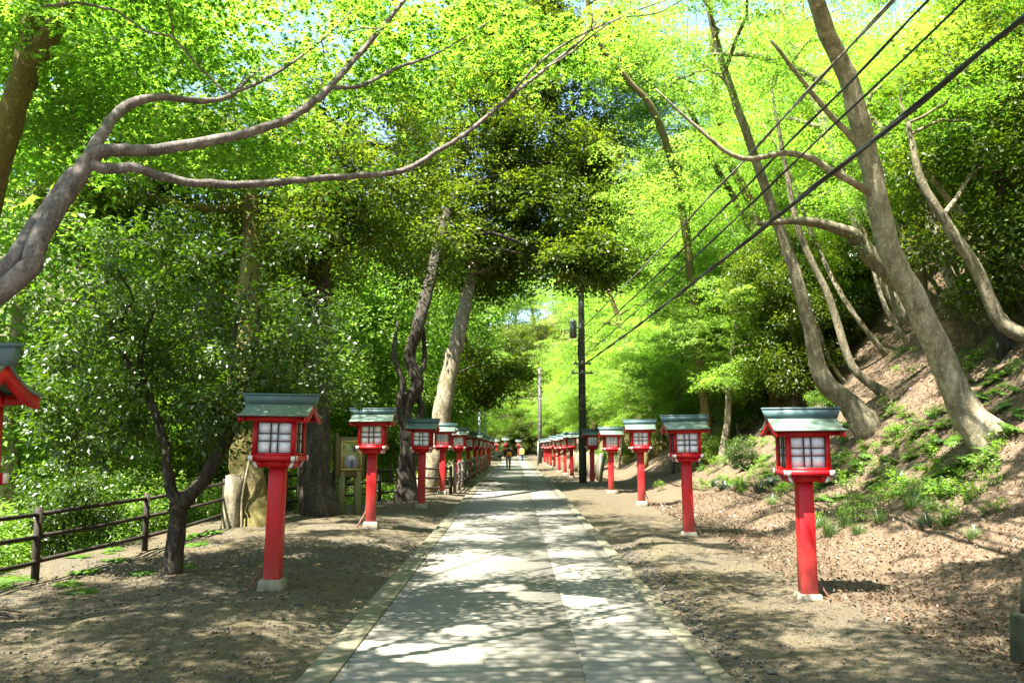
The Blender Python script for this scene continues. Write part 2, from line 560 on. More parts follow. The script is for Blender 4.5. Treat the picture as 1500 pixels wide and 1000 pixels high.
def smooth_path(pts, n=4):
    """Catmull-Rom through the points."""
    P = np.asarray(pts, float)
    if len(P) < 3:
        t = np.linspace(0, 1, n * (len(P) - 1) + 1)[:, None]
        return P[0] * (1 - t) + P[-1] * t
    Q = np.vstack([2 * P[0] - P[1], P, 2 * P[-1] - P[-2]])
    out = []
    for i in range(1, len(Q) - 2):
        for k in range(n):
            t = k / n
            a, b, c, d = Q[i - 1], Q[i], Q[i + 1], Q[i + 2]
            out.append(0.5 * ((2 * b) + (c - a) * t + (2 * a - 5 * b + 4 * c - d) * t * t + (3 * b - a - 3 * c + d) * t ** 3))
    out.append(P[-1])
    return np.array(out)


def copy_tree(o, parent=None):
    c = o.copy()
    COL.objects.link(c)
    c.parent = parent
    for ch in list(o.children):
        copy_tree(ch, c)
    return c


# ------------------------------------------------------------------ helpers: foliage
def _kites(angs, lens, w=0.15, mid=0.45):
    V, F = [(0, 0, 0)], []
    for a, l in zip(angs, lens):
        c, s = math.cos(a), math.sin(a)
        b = len(V)
        V += [(l * mid * c - w * s, l * mid * s + w * c, 0.03), (l * c, l * s, -0.10 * l), (l * mid * c + w * s, l * mid * s - w * c, 0.03)]
        F += [(0, b + 2, b + 1), (0, b + 1, b)]
    return np.array(V, float), np.array(F)


DENS = 2.0      # leaves per clump, overall
def _star(angs, lens, w):
    V, F = [], []
    for a, l in zip(angs, lens):
        c, s_ = math.cos(a), math.sin(a)
        b = len(V)
        V += [(0.16 - 0.05 * c - w * s_, -0.05 * s_ + w * c, 0.02), (0.16 + l * c, l * s_, -0.10 * l), (0.16 - 0.05 * c + w * s_, -0.05 * s_ - w * c, 0.02)]
        F.append((b, b + 2, b + 1))
    return np.array(V, float), np.array(F)


LEAF = {
    'maple5': _star([0, 0.75, -0.75, 1.6, -1.6], [0.62, 0.58, 0.58, 0.44, 0.44], 0.13),
    'oval': (np.array([(0, 0, 0), (0.42, 0.25, 0.06), (1, 0, -0.04), (0.42, -0.25, 0.06)], float), np.array([(0, 2, 1), (0, 3, 2)])),
    'maple3': (np.array([(0.12, 0, 0), (0, 0.13, 0.02), (0.62, 0.05, -0.06), (0, -0.13, 0.02), (0.30, 0.50, -0.05), (0.30, -0.50, -0.05), (0.20, 0.08, 0), (0.20, -0.08, 0)], float),
               np.array([(1, 3, 2), (1, 6, 4), (3, 5, 7)])),
    'blade': (np.array([(0, 0, 0), (0.5, 0.12, 0), (1, 0, -0.1), (0.5, -0.12, 0)], float), np.array([(0, 2, 1), (0, 3, 2)])),
}


def leaves(P, Nrm, size, kind, rng, tone=None, tang=None):
    """One small face group per leaf -> V, F, tone."""
    T0, F0 = LEAF[kind]
    n, k = len(P), len(T0)
    Nrm = Nrm / (np.linalg.norm(Nrm, axis=1)[:, None] + 1e-9)
    t = rng.randn(n, 3) if tang is None else tang
    t = t - Nrm * (t * Nrm).sum(1)[:, None]
    t /= np.linalg.norm(t, axis=1)[:, None] + 1e-9
    b = np.cross(Nrm, t)
    s = size * rng.uniform(0.65, 1.25, n)
    V = P[:, None, :] + s[:, None, None] * (T0[None, :, 0:1] * t[:, None, :] + T0[None, :, 1:2] * b[:, None, :] + T0[None, :, 2:3] * Nrm[:, None, :])
    F = (np.arange(n)[:, None, None] * k + F0[None]).reshape(-1, 3)
    tn = rng.uniform(0, 1, n) if tone is None else np.clip(tone, 0, 1)
    return V.reshape(-1, 3), F, np.repeat(tn, k)


def pads(C, r, n, size, kind, rng, flat=0.16, tilt=0.25, spread=0.55):
    """Flat layered sprays, as maples have."""
    m = len(C)
    Np = np.stack([rng.randn(m) * tilt, rng.randn(m) * tilt, np.ones(m)], 1)
    Np /= np.linalg.norm(Np, axis=1)[:, None]
    R = r * rng.uniform(0.6, 1.3, m)
    idx = np.repeat(np.arange(m), n)
    k = len(idx)
    a = rng.uniform(0, 2 * math.pi, k); q = np.sqrt(rng.uniform(0, 1, k)) * (1 + 0.25 * np.sin(a * 3 + idx * 1.7))
    u = np.cross(Np, np.array([0, 1.0, 0.01])); u /= np.linalg.norm(u, axis=1)[:, None]
    w = np.cross(Np, u)
    off = (q * np.cos(a) * R[idx])[:, None] * u[idx] + (q * np.sin(a) * R[idx])[:, None] * w[idx]
    P = C[idx] + off + Np[idx] * (rng.randn(k) * flat * 0.5 * R[idx] - 0.22 * q * q * R[idx])[:, None]
    Nl = Np[idx] + rng.randn(k, 3) * spread * 0.7 + off * 0.25
    tone = 0.5 + 0.22 * rng.randn(m)[idx] + 0.18 * rng.randn(k)
    return leaves(P, Nl, size, kind, rng, tone, off + rng.randn(k, 3) * 0.25)


def clumps(C, r, n, size, kind, rng, squash=0.75):
    """Rounded leafy clumps, as evergreens have."""
    m = len(C)
    R = r * rng.uniform(0.6, 1.35, m)
    idx = np.repeat(np.arange(m), n)
    k = len(idx)
    d = rng.randn(k, 3); d /= np.linalg.norm(d, axis=1)[:, None]
    q = rng.uniform(0.15, 1, k) ** 0.6
    off = d * (q * R[idx])[:, None]
    off[:, 2] *= squash
    P = C[idx] + off
    Nl = d * 0.5 + np.array([0, 0, 0.75]) + rng.randn(k, 3) * 0.45
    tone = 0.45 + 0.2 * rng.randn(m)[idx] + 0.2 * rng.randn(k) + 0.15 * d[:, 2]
    return leaves(P, Nl, size, kind, rng, tone, d + rng.randn(k, 3) * 0.4)


def blob_points(blobs, rng, n):
    """n clump centres shared out over ellipsoids (centre, radii, weight)."""
    w = np.array([b[2] for b in blobs], float); w /= w.sum()
    out = []
    for (c, r, _), k in zip(blobs, np.maximum(1, (w * n).round().astype(int))):
        d = rng.randn(k, 3); d /= np.linalg.norm(d, axis=1)[:, None]
        q = rng.uniform(0.0, 1, k) ** 0.42
        out.append(np.array(c) + d * q[:, None] * np.array(r))
    return np.concatenate(out)


def branch_curve(a, b, rng, sag=0.12, n=5):
    a = np.asarray(a, float); b = np.asarray(b, float)
    L = np.linalg.norm(b - a) + 1e-6
    t = np.linspace(0, 1, n)[:, None]
    P = a * (1 - t) + b * t
    side = rng.randn(3) * 0.10 * L
    P = P + np.sin(t * math.pi) * (side + np.array([0, 0, sag * L]))
    P[1:-1] += rng.randn(n - 2, 3) * 0.02 * L
    return P


def tree(name, label, cat, group, trunk, radii, blobs, leafmat, bark, style='clump', n_clump=90, n_leaf=60, leaf=0.08, r=0.5,
         kind='oval', seed=0, limbs=6, limb_r=0.35, sides=9, base=None, extra_limbs=(), limb_from=0.45, roots=True, limb_scale=1.0):
    """A thing with trunk, limbs, twigs and crown. trunk: list of points from the ground up; blobs: where the crown is."""
    rng = np.random.RandomState(seed)
    trunk = np.array(trunk, float)
    o = trunk[0].copy() if base is None else np.array(base, float)
    root = empty(name, o, label, cat, group)
    tp = smooth_path(trunk, 5)
    tr = np.interp(np.linspace(0, 1, len(tp)), np.linspace(0, 1, len(radii)), radii)
    # flare at the foot
    s = np.linalg.norm(tp - tp[0], axis=1)
    if roots:
        tr = tr * (1 + 0.38 * np.exp(-s / (1.5 * tr[0])))
        tp[0] -= (tp[1] - tp[0]) / np.linalg.norm(tp[1] - tp[0]) * 0.35
    tp[1:-1] += rng.randn(len(tp) - 2, 3) * 0.05 * tr[1:-1, None]
    MB().tube(tp - o, tr, sides + 5, True, 0.05, rng).build('trunk', bark, root, True)
    for pts, rad in extra_limbs:
        rad = np.array(rad) * limb_scale
        p = smooth_path(pts, 5)
        rr = np.interp(np.linspace(0, 1, len(p)), np.linspace(0, 1, len(rad)), rad)
        p[1:-1] += rng.randn(len(p) - 2, 3) * 0.10 * rr[1:-1, None]
        MB().tube(p - o, rr, sides, True, 0.08, rng).build('limb', bark, root, True)
        tp = np.vstack([tp, p]); tr = np.concatenate([tr, rr])
    if not blobs:
        return root
    C = blob_points(blobs, rng, n_clump)
    cand = np.arange(int(len(tp) * limb_from), len(tp)) if limb_from > 0 else np.arange(len(tp))
    nodes, nr = [tp[cand]], [tr[cand]]
    sel = rng.choice(len(C), min(limbs, len(C)), replace=False) if limbs else []
    for i in sel:
        d = np.linalg.norm(tp[cand] - C[i], axis=1) + np.maximum(0, tp[cand][:, 2] - C[i][2]) * 1.5
        j = cand[np.argmin(d)]
        p = branch_curve(tp[j], C[i], rng, 0.10, 7)
        r0 = min(tr[j] * 0.6, limb_r * tr[0] + 0.015)
        rr = np.linspace(r0, 0.012, 7)
        MB().tube(p - o, rr, 6, False, 0.08, rng).build('limb', bark, root, True)
        nodes.append(p[1:]); nr.append(rr[1:])
    nodes = np.concatenate(nodes); nr = np.concatenate(nr)
    tw = MB()
    D = np.linalg.norm(C[:, None] - nodes[None], axis=2)
    best = D.min(1); arg = D.argmin(1)
    todo = np.ones(len(C), bool)
    for _ in range(len(C)):
        q = int(np.argmin(np.where(todo, best, 1e9)))
        todo[q] = False
        c, j = C[q], arg[q]
        if best[q] > 0.05:
            p = branch_curve(nodes[j], c, rng, 0.06, 6)
            r0 = min(nr[j] * 0.75, 0.006 + 0.009 * best[q])
            rr = np.linspace(r0, max(0.004, r0 * 0.45), 6)
            tw.tube(p - o, rr, 4, False)
            k0 = len(nodes)
            nodes = np.vstack([nodes, p[2:]]); nr = np.concatenate([nr, rr[2:]])
            dn = np.linalg.norm(C[:, None] - p[None, 2:], axis=2)
            m_ = dn.min(1); better = m_ < best
            best = np.where(better, m_, best); arg = np.where(better, k0 + dn.argmin(1), arg)
    if tw.n:
        t = tw.build('twigs', M['twig'], root); t['kind'] = 'stuff'
    if style == 'pad':
        V, F, tn = pads(C - o, r, int(n_leaf * DENS), leaf * 1.08, kind, rng, *((0.16, 0.25, 0.55) if 'maple' in kind else (0.42, 0.4, 0.8)))
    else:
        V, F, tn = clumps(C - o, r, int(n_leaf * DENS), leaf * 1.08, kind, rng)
    if group in ('leaning maples on the bank', 'trees by the valley fence') and o[1] < 24:
        # gaps cut into the crowns along the sun's direction, shaping sun patches below
        k = len(LEAF[kind][0]); n = len(V) // k
        P = V.reshape(n, k, 3)[:, 0] + o
        keep = np.ones(n, bool)
        for hx, hy, hz_, hr in GAPS:
            t = (P[:, 2] - hz_) / SUN_DIR.z
            d = np.hypot(P[:, 0] - t * SUN_DIR.x - hx, P[:, 1] - t * SUN_DIR.y - hy)
            keep &= ~((d < hr) & (P[:, 2] > hz_ + 3.0))
        V = V.reshape(n, k, 3)[keep].reshape(-1, 3)
        tn = tn.reshape(n, k)[keep].ravel()
        F = F[:len(LEAF[kind][1]) * int(keep.sum())]
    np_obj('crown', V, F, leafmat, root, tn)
    return root


GAPS = []  # chosen ground spots for sun patches; crowns are cut open above them
_gr = np.random.RandomState(9)
for _px, _py, _r in [(690, 930, .22), (660, 972, .30), (600, 968, .18), (530, 955, .18), (800, 882, .30), (850, 888, .30), (740, 868, .28), (910, 912, .16), (970, 935, .15), (700, 826, .36), (640, 820, .3), (780, 832, .35), (900, 802, .36), (705, 790, .35), (850, 776, .4), (625, 795, .3), (740, 760, .4),
                     (290, 800, .35), (330, 785, .45), (480, 772, .55), (560, 800, .3), (450, 815, .25), (520, 790, .4), (400, 780, .35), (340, 830, .16), (1000, 802, .4), (960, 790, .35), (1060, 792, .45), (1130, 762, .5), (1200, 802, .5), (1240, 790, .5), (1300, 802, .5), (1270, 850, .28), (1400, 802, .55), (1345, 830, .3),
                     (1470, 792, .5), (1180, 940, .24), (1210, 915, .16), (1290, 902, .15), (1050, 832, .25), (1350, 692, .6), (1300, 652, .5), (1400, 722, .55), (1440, 690, .45), (1180, 740, .5), (1100, 745, .45), (950, 750, .5), (1230, 720, .5), (1480, 640, .5), (1380, 560, .6), (1250, 600, .5)]:
    _g = on_ground(_px, _py)
    for _k in range(3):
        GAPS.append((_g[0] + _gr.uniform(-1, 1) * _r * (_k > 0) * 1.3, _g[1] + _gr.uniform(-1, 1) * _r * (_k > 0) * 0.8, _g[2], _r * (1 if _k == 0 else _gr.uniform(.4, .75))))


def pxblob(px, py, Y, rx, ry, rd, w=1.0):
    """An ellipsoid of crown at this place of the photograph, distance Y, radii rx, ry in photo pixels and rd metres deep."""
    return (at(px, py, Y), (rx * Y / FPX, rd, ry * Y / FPX), w)



# ------------------------------------------------------------------ the ground and the road
def axis(breaks):
    out = []
    for a, b, st in breaks:
        out.append(np.arange(a, b, st))
    out.append(np.array([breaks[-1][1]]))
    return np.concatenate(out)


gx = axis([(-260, -60, 20), (-60, -14, 3), (-14, -7.2, 0.5), (-7.2, 9, 0.2), (9, 16, 0.5), (16, 60, 3), (60, 260.1, 20)])
gy = axis([(-200, -40, 20), (-40, 0, 2), (0, 24, 0.22), (24, 60, 0.7), (60, 140, 3), (140, 420.1, 20)])
GX, GY = np.meshgrid(gx, gy)
GZ = height(GX, GY)
_r = np.random.RandomState(1)
GZ = GZ + _r.uniform(-1, 1, GZ.shape) * 0.014 * sstep(1.6, 2.2, np.abs(GX)) * (np.abs(GX) < 12)
V = np.stack([GX, GY, GZ], -1).reshape(-1, 3)
nx, ny = len(gx), len(gy)
i = np.arange(ny - 1)[:, None] * nx + np.arange(nx - 1)[None, :]
F = np.stack([i, i + 1, i + nx + 1, i + nx], -1).reshape(-1, 4)
ground = np_obj('ground', V, F, 'ground', None, None, True)
tag(ground, kind='structure')


def slab_mesh(w, L, groove, rng):
    """A concrete slab, w wide, L long, its top ribbed across."""
    prof = []
    if groove:
        y = 0.03
        while y < L - 0.12:
            p = 0.125 + rng.uniform(-0.01, 0.01)
            d = 0.017 + rng.uniform(-0.005, 0.004)
            prof += [(y, 0), (y + p * 0.56, 0), (y + p * 0.64, -d), (y + p * 0.92, -d)]
            y += p
    prof = [(0, -0.006), (0.008, 0)] + prof + [(L - 0.008, 0), (L, -0.006)]
    top = [(x, y, z) for y, z in prof for x in (0, w)]
    k = len(prof)
    F = [(2 * i, 2 * i + 1, 2 * i + 3, 2 * i + 2) for i in range(k - 1)]
    n = len(top)
    low = [(x, y, -0.09) for y, z in prof for x in (0, w)]
    Vv = top + low
    F += [(n + 2 * i, 2 * i, 2 * i + 2, n + 2 * i + 2) for i in range(k - 1)]
    F += [(2 * i + 1, n + 2 * i + 1, n + 2 * i + 3, 2 * i + 3) for i in range(k - 1)]
    F += [(n, n + 1, 1, 0), (2 * k - 2, 2 * k - 1, n + 2 * k - 1, n + 2 * k - 2)]
    return Vv, F


road = bpy.data.objects.new('road', None); link(road); tag(road, kind='structure')
bed = MB()
ys = [-14, 30, 60, 90, 118, 128]
bv = []
for y in ys:
    z = float(zroad(y)) - 0.03
    bv += [(-1.5, y, z), (1.5, y, z)]
bed.add(bv, [(2 * i, 2 * i + 1, 2 * i + 3, 2 * i + 2) for i in range(len(ys) - 1)])
bed.build('road_bed', 'edge_concrete', road)
rng = np.random.RandomState(3)
SL = 4.55
for col, (x0, x1) in enumerate(((-1.265, 0.494), (0.500, 1.355))):
    shared = {}
    for k in range(-5, 26):
        y0 = 7.64 - SL + k * SL + (0.25 if col else 0.0)
        if y0 > 117:
            break
        lod = y0 < 36
        key = lod
        if key not in shared:
            Vv, Ff = slab_mesh(x1 - x0, SL - 0.006, lod, rng)
            shared[key] = np_mesh('concrete_slab', Vv, np.array(Ff), 'road_concrete')
        o = bpy.data.objects.new('concrete_slab', shared[key])
        za, zb = float(zroad(y0)), float(zroad(y0 + SL))
        o.location = (x0, y0, za)
        o.rotation_euler = (math.atan2(zb - za, SL), 0, 0)
        link(o, road)
for x0, x1, name, ln in ((-1.51, -1.271, 'edge_strip', 3.0), (1.361, 1.515, 'kerb', 1.8)):
    b = MB().box(((x1 - x0) / 2, ln / 2, -0.045), (x1 - x0, ln - 0.008, 0.10))
    first = b.build(name, 'edge_concrete', road, False, 0.006)
    k, y = 0, -9.0
    while y < 116:
        o = first if k == 0 else link(bpy.data.objects.new(name, first.data), road)
        za, zb = float(zroad(y)), float(zroad(y + ln))
        o.location = (x0, y, za + (0.004 if name == 'edge_strip' else 0.012) + rng.uniform(-0.003, 0.003))
        o.rotation_euler = (math.atan2(zb - za, ln), rng.uniform(-0.006, 0.006), 0)
        y += ln; k += 1

# ------------------------------------------------------------------ lanterns
def lantern_parts(root, fine=True):
    P = root
    b = MB().box((0, 0, 0.02), (0.29, 0.29, 0.15), 0.0, 0.84)
    b.build('plinth', 'concrete_plinth', P, False, 0.012)
    MB().box((0, 0, 0.70), (0.175, 0.175, 1.24), 0.0, 0.95).build('post', 'red_paint', P, False, 0.006)
    # bracket arms under the tray
    b = MB()
    for sx in (-1, 1):
        b.prism([(-0.21, 1.395), (0.21, 1.395), (0.165, 1.325), (-0.165, 1.325)], 'y', sx * 0.155 - 0.03, sx * 0.155 + 0.03)
    for sy in (-1, 1):
        b.prism([(-0.218, 1.393), (0.218, 1.393), (0.170, 1.318), (-0.170, 1.318)], 'x', sy * 0.165 - 0.028, sy * 0.165 + 0.028)
    b.box((0, 0, 1.358), (0.26, 0.26, 0.07))
    b.build('bracket', 'red_paint', P)
    # tray: four rails crossing at the corners, a floor in between
    b = MB()
    for sy in (-1, 1):
        b.box((0, sy * 0.222, 1.427), (0.535, 0.05, 0.062))
    for sx in (-1, 1):
        b.box((sx * 0.236, 0, 1.424), (0.05, 0.53, 0.058))
    b.box((0, 0, 1.420), (0.44, 0.41, 0.03))
    b.build('tray', 'red_paint', P)
    for sx in (-1, 1):
        for sy in (-1, 1):
            MB().box((sx * 0.236, sy * 0.267, 1.426), (0.046, 0.007, 0.054)).build('corner_fitting', 'white_metal', P)
            MB().box((sx * 0.2695, sy * 0.222, 1.429), (0.006, 0.046, 0.056)).build('corner_fitting', 'white_metal', P)
            m = MB()
            x = sx * 0.190
            m.prism([(x - 0.018 + sx * 0.03, 1.390), (x + 0.018 + sx * 0.03, 1.390), (x + 0.018 - sx * 0.002, 1.322), (x - 0.018 - sx * 0.002, 1.322)], 'y', sy * 0.196 - 0.002 * sy, sy * 0.203)
            m.build('strap', 'white_metal', P)
    # lamp house: four corner posts, head and sill rails
    for sx in (-1, 1):
        for sy in (-1, 1):
            MB().box((sx * 0.215, sy * 0.195, 1.648), (0.05, 0.05, 0.386)).build('corner_post', 'red_paint', P)
    for sy in (-1, 1):
        MB().box((0, sy * 0.195, 1.853), (0.482, 0.052, 0.062)).build('head_rail', 'red_paint', P)
        MB().box((0, sy * 0.195, 1.470), (0.38, 0.044, 0.026)).build('sill_rail', 'red_paint', P)
    for sx in (-1, 1):
        MB().box((sx * 0.215, 0, 1.850), (0.052, 0.336, 0.058)).build('head_rail', 'red_paint', P)
        MB().box((sx * 0.215, 0, 1.470), (0.044, 0.338, 0.026)).build('sill_rail', 'red_paint', P)
    z0, z1 = 1.485, 1.820
    for face in range(4):
        half = (0.190 if face % 2 == 0 else 0.170)
        dist = (0.199 if face % 2 == 0 else 0.219)
        a = face * math.pi / 2
        R = np.array([[math.cos(a), -math.sin(a), 0], [math.sin(a), math.cos(a), 0], [0, 0, 1]])
        us = [-half, -half + 2 * half * 0.385, -half + 2 * half * 0.600, half]
        vs = [z1, z1 - (z1 - z0) * 0.36, z1 - (z1 - z0) * 0.61, z0]
        m = MB()
        for u in us:
            m.box((u, -dist, (z0 + z1) / 2), (0.009, 0.012, z1 - z0))
        for v in vs:
            m.box((0, -dist + 0.001, v), (2 * half, 0.010, 0.0085))
        for k in range(len(m.V)):
            m.V[k] = m.V[k] @ R.T
        w = m.build('window', 'lattice', P)
        if fine:
            for iu in range(3):
                for iv in range(3):
                    q = MB().box(((us[iu] + us[iu + 1]) / 2, -dist + 0.014, (vs[iv] + vs[iv + 1]) / 2), (us[iu + 1] - us[iu] - 0.004, 0.005, vs[iv] - vs[iv + 1] - 0.004))
                    q.V[0] = q.V[0] @ R.T
                    q.build('pane', 'paper', w)
        else:
            q = MB().box((0, -dist + 0.014, (z0 + z1) / 2), (2 * half, 0.005, z1 - z0))
            q.V[0] = q.V[0] @ R.T
            q.build('pane', 'paper', w)
    # purlins with white ends, bargeboards
    for sy in (-1, 1):
        p = MB().box((0, sy * 0.245, 1.862), (0.69, 0.05, 0.052)).build('purlin', 'red_paint', P)
        for sx in (-1, 1):
            MB().box((sx * 0.348, sy * 0.245, 1.862), (0.008, 0.04, 0.042)).build('end_cap', 'white_metal', p)
    def curve(yy, lift=0.0):
        t = abs(yy) / 0.33
        return 2.045 - 0.160 * (1 - (1 - min(1, t)) ** 1.7) + lift
    yy = np.linspace(-0.33, 0.33, 15)
    poly = [(y, curve(y, -0.004)) for y in yy] + [(y, curve(y, -0.004) - 0.085 + 0.02 * abs(y) / 0.33) for y in yy[::-1]]
    for sx in (-1, 1):
        MB().prism(poly, 'x', sx * 0.366 - 0.011, sx * 0.366 + 0.011).build('bargeboard', 'red_paint', P)
        gp = [(y, curve(y, -0.01)) for y in yy[2:-2]] + [(0.27, 1.882), (-0.27, 1.882)]
        MB().prism([(y, z) for y, z in gp], 'x', sx * 0.225 - 0.010, sx * 0.225 + 0.010).build('gable_board', 'red_paint', P)
    # roof sheets, concave, wider at the ridge than at the eaves
    for s in (-1, 1):
        ts = np.linspace(0, 1, 9)
        Vv, Ff = [], []
        for t in ts:
            y = s * (0.0 + 0.345 * t)
            hw = 0.392 - 0.010 * math.sin(t * math.pi)
            z = curve(y)
            Vv += [(-hw, y, z), (hw, y, z), (-hw, y, z + 0.02), (hw, y, z + 0.02)]
        for q in range(8):
            a, c = q * 4, q * 4 + 4
            Ff += [(a, a + 1, c + 1, c), (a + 2, c + 2, c + 3, a + 3), (a, c, c + 2, a + 2), (a + 1, a + 3, c + 3, c + 1)]
        Ff += [(0, 2, 3, 1), (32, 33, 35, 34)]
        m = MB().add(Vv, Ff)
        m.build('roof', 'roof_copper', P)
    m = MB()
    m.add([(-0.394, -0.052, 2.030), (0.394, -0.052, 2.030), (0.394, 0.052, 2.030), (-0.394, 0.052, 2.030), (-0.436, -0.030, 2.135), (0.436, -0.030, 2.135), (0.436, 0.030, 2.135), (-0.436, 0.030, 2.135)],
          [(0, 3, 2, 1), (4, 5, 6, 7), (0, 1, 5, 4), (1, 2, 6, 5), (2, 3, 7, 6), (3, 0, 4, 7)])
    m.box((0, 0, 2.143), (0.885, 0.075, 0.018))
    m.build('ridge_cap', 'ridge_copper', P)


def add_conduit(root, side):
    pts = smooth_path([(side * 0.09, 0.116, 0.8), (side * 0.105, 0.118, 0.35), (side * 0.13, 0.08, 0.22), (side * 0.18, 0.0, 0.12), (side * 0.26, -0.04, -0.03)], 4)
    MB().tube(pts, 0.012, 6).build('conduit', 'conduit', root, True)


LG = 'red lanterns lining the road'
rows = []
lx = [(-3.07, 4.55), (-2.70, 9.75), (-2.62, 15.8), (-2.28, 21.1), (-2.23, 26.5), (-2.05, 32.0), (-2.0, 37.5), (-1.98, 43.2), (-1.97, 49), (-1.97, 55), (-1.97, 61), (-1.98, 67.5)]
rx = [(3.27, 9.78), (3.08, 15.4), (3.22, 22.0), (3.15, 28.3), (3.05, 34.0), (2.72, 41.0), (2.72, 46.5), (2.68, 52.0), (2.66, 58.0), (2.66, 64.0), (2.66, 70.0), (2.66, 76.5)]
L_LAB = ['nearest lantern on the fence side, cut off by the left edge of the photo',
         'tall red lantern standing in front of the dark trunk, second on the fence side',
         'red lantern standing just in front of the notice board',
         'red lantern beside the twisted black trunk',
         'slimmer looking red lantern right behind the one beside the twisted black trunk',
         'sunlit red lantern inside the start of the roadside railing']
R_LAB = ['big red lantern on the bank side, nearest the stone block',
         'red lantern with sunlight on its foot, second on the bank side',
         'red lantern with greenish panes, third on the bank side',
         'dark shaded red lantern between the utility pole and the third bank lantern',
         'bright sunlit red lantern touching the right side of the utility pole',
         'red lantern just left of the utility pole foot']
proto_f = empty('lantern', (0, 0, 0), '', 'lantern', LG); lantern_parts(proto_f, True)
proto_c = empty('lantern', (0, 0, 0), '', 'lantern', LG); lantern_parts(proto_c, False)
used = {True: False, False: False}
rng = np.random.RandomState(11)
for side, spots, labs in (('left', lx, L_LAB), ('right', rx, R_LAB)):
    for k, (x, y) in enumerate(spots):
        fine = y < 24
        pr = proto_f if fine else proto_c
        o = pr if not used[fine] else copy_tree(pr)
        used[fine] = True
        z = hz(x, y)
        if side == 'left' and k in (2, 3): z = max(z, 0.03)
        o.location = (x, y, z + 0.02 - (0.06 if side == 'right' and k < 2 else 0))
        o.rotation_euler = (rng.uniform(-0.015, 0.015), rng.uniform(-0.02, 0.02), rng.uniform(-0.06, 0.06))
        if side == 'left' and k == 1: o.rotation_euler = (0, 0.018, -0.02)
        o['label'] = labs[k] if k < len(labs) else ('small red lantern, %s along the %s' % ('first second third fourth fifth sixth seventh eighth ninth tenth eleventh twelfth'.split()[k], 'fence side, behind the roadside railing' if side == 'left' else 'bank side, beyond the utility pole'))
        if k >= len(labs):
            o['group'] = 'far red lanterns %s' % ('behind the railing' if side == 'left' else 'past the utility pole')
for o in [o for o in COL.objects if o.name.split('.')[0] == 'lantern' and o.parent is None]:
    if o.location.y < 24:
        add_conduit(o, -1 if o.location.x < 0 else 1)

# ------------------------------------------------------------------ fences
def pole_fence(root, pts, mat, post_r, post_h, rails, rail_r, seed, square=False):
    rng = np.random.RandomState(seed)
    o = np.array(root.location)
    tops = []
    for (x, y) in pts:
        z = hz(x, y)
        lean = rng.uniform(-0.02, 0.02, 2)
        p = MB()
        p.tube([(x, y, z - 0.25) - o, (x + lean[0] * 0.5, y + lean[1] * 0.5, z + post_h * 0.5) - o, (x + lean[0], y + lean[1], z + post_h) - o], post_r * np.array([1.05, 1, 0.95]) * rng.uniform(0.92, 1.08), 8, True, 0.03, rng)
        p.build('post', mat, root)
        tops.append((x, y, z))
    for a, b in zip(tops[:-1], tops[1:]):
        for h in rails:
            A = np.array(a) + (0, 0, h + rng.uniform(-0.015, 0.015)); B = np.array(b) + (0, 0, h + rng.uniform(-0.015, 0.015))
            d = (B - A) / np.linalg.norm(B - A)
            A = A - d * 0.06; B = B + d * 0.06
            mid = (A + B) / 2 + (rng.uniform(-.01, .01), rng.uniform(-.01, .01), rng.uniform(-.025, 0.005))
            MB().tube([A - o, mid - o, B - o], rail_r * rng.uniform(0.9, 1.1), 7, True, 0.04, rng).build('rail', mat, root, True)


f1 = [(-6.2, 2.4), (-6.12, 5.2), (-6.02, 8.0), (-5.88, 10.7), (-5.70, 13.4), (-5.42, 16.2), (-5.0, 18.8), (-4.45, 21.2), (-3.65, 23.4), (-2.75, 25.4), (-2.02, 27.2)]
fr = empty('pole_fence', (-5.9, 10.7, hz(-5.9, 10.7)), 'dark wooden pole fence with three rails along the valley edge', 'fence')
pole_fence(fr, f1, 'fence_wood', 0.050, 0.88, (0.80, 0.52, 0.22), 0.030, 21)
f2 = [(-1.93 + 0.01 * math.sin(k), 27.9 + 1.95 * k) for k in range(18)]
fr = empty('roadside_railing', (-1.93, 27.9, hz(-1.93, 27.9)), 'weathered three rail railing close along the left road edge', 'railing')
pole_fence(fr, f2, 'fence_grey', 0.055, 1.0, (0.92, 0.6, 0.28), 0.028, 22)

# ------------------------------------------------------------------ notice board
p = np.array([-3.62, 18.9])
nb = empty('notice_board', (p[0], p[1], hz(*p)), 'mossy wooden notice board holding a framed picture beside the fence', 'notice board', None, math.radians(38))
for sx, dz in ((-0.20, 0), (0.20, 0.0)):
    MB().tube([(sx, 0, -0.3), (sx, 0, 0.45), (sx, 0, 0.92)], [0.092, 0.085, 0.08], 10, True, 0.02, np.random.RandomState(4)).build('post', 'post_lichen', nb, True)
MB().box((0, -0.03, 1.24), (0.66, 0.07, 0.86)).build('board', 'board_wood', nb, False, 0.008)
MB().box((-0.35, -0.02, 1.27), (0.06, 0.11, 0.98)).build('side_rail', 'board_wood', nb, False, 0.006)
fb = MB()
for c, s in (((0, -0.075, 1.575), (0.50, 0.02, 0.035)), ((0, -0.075, 0.965), (0.50, 0.02, 0.035)), ((-0.235, -0.074, 1.27), (0.032, 0.02, 0.575)), ((0.235, -0.074, 1.27), (0.032, 0.02, 0.575))):
    fb.box(c, s)
fb.build('picture_frame', worn('frame_yellow', (0.36, 0.26, 0.07), (0.52, 0.40, 0.14), 0.6), nb)


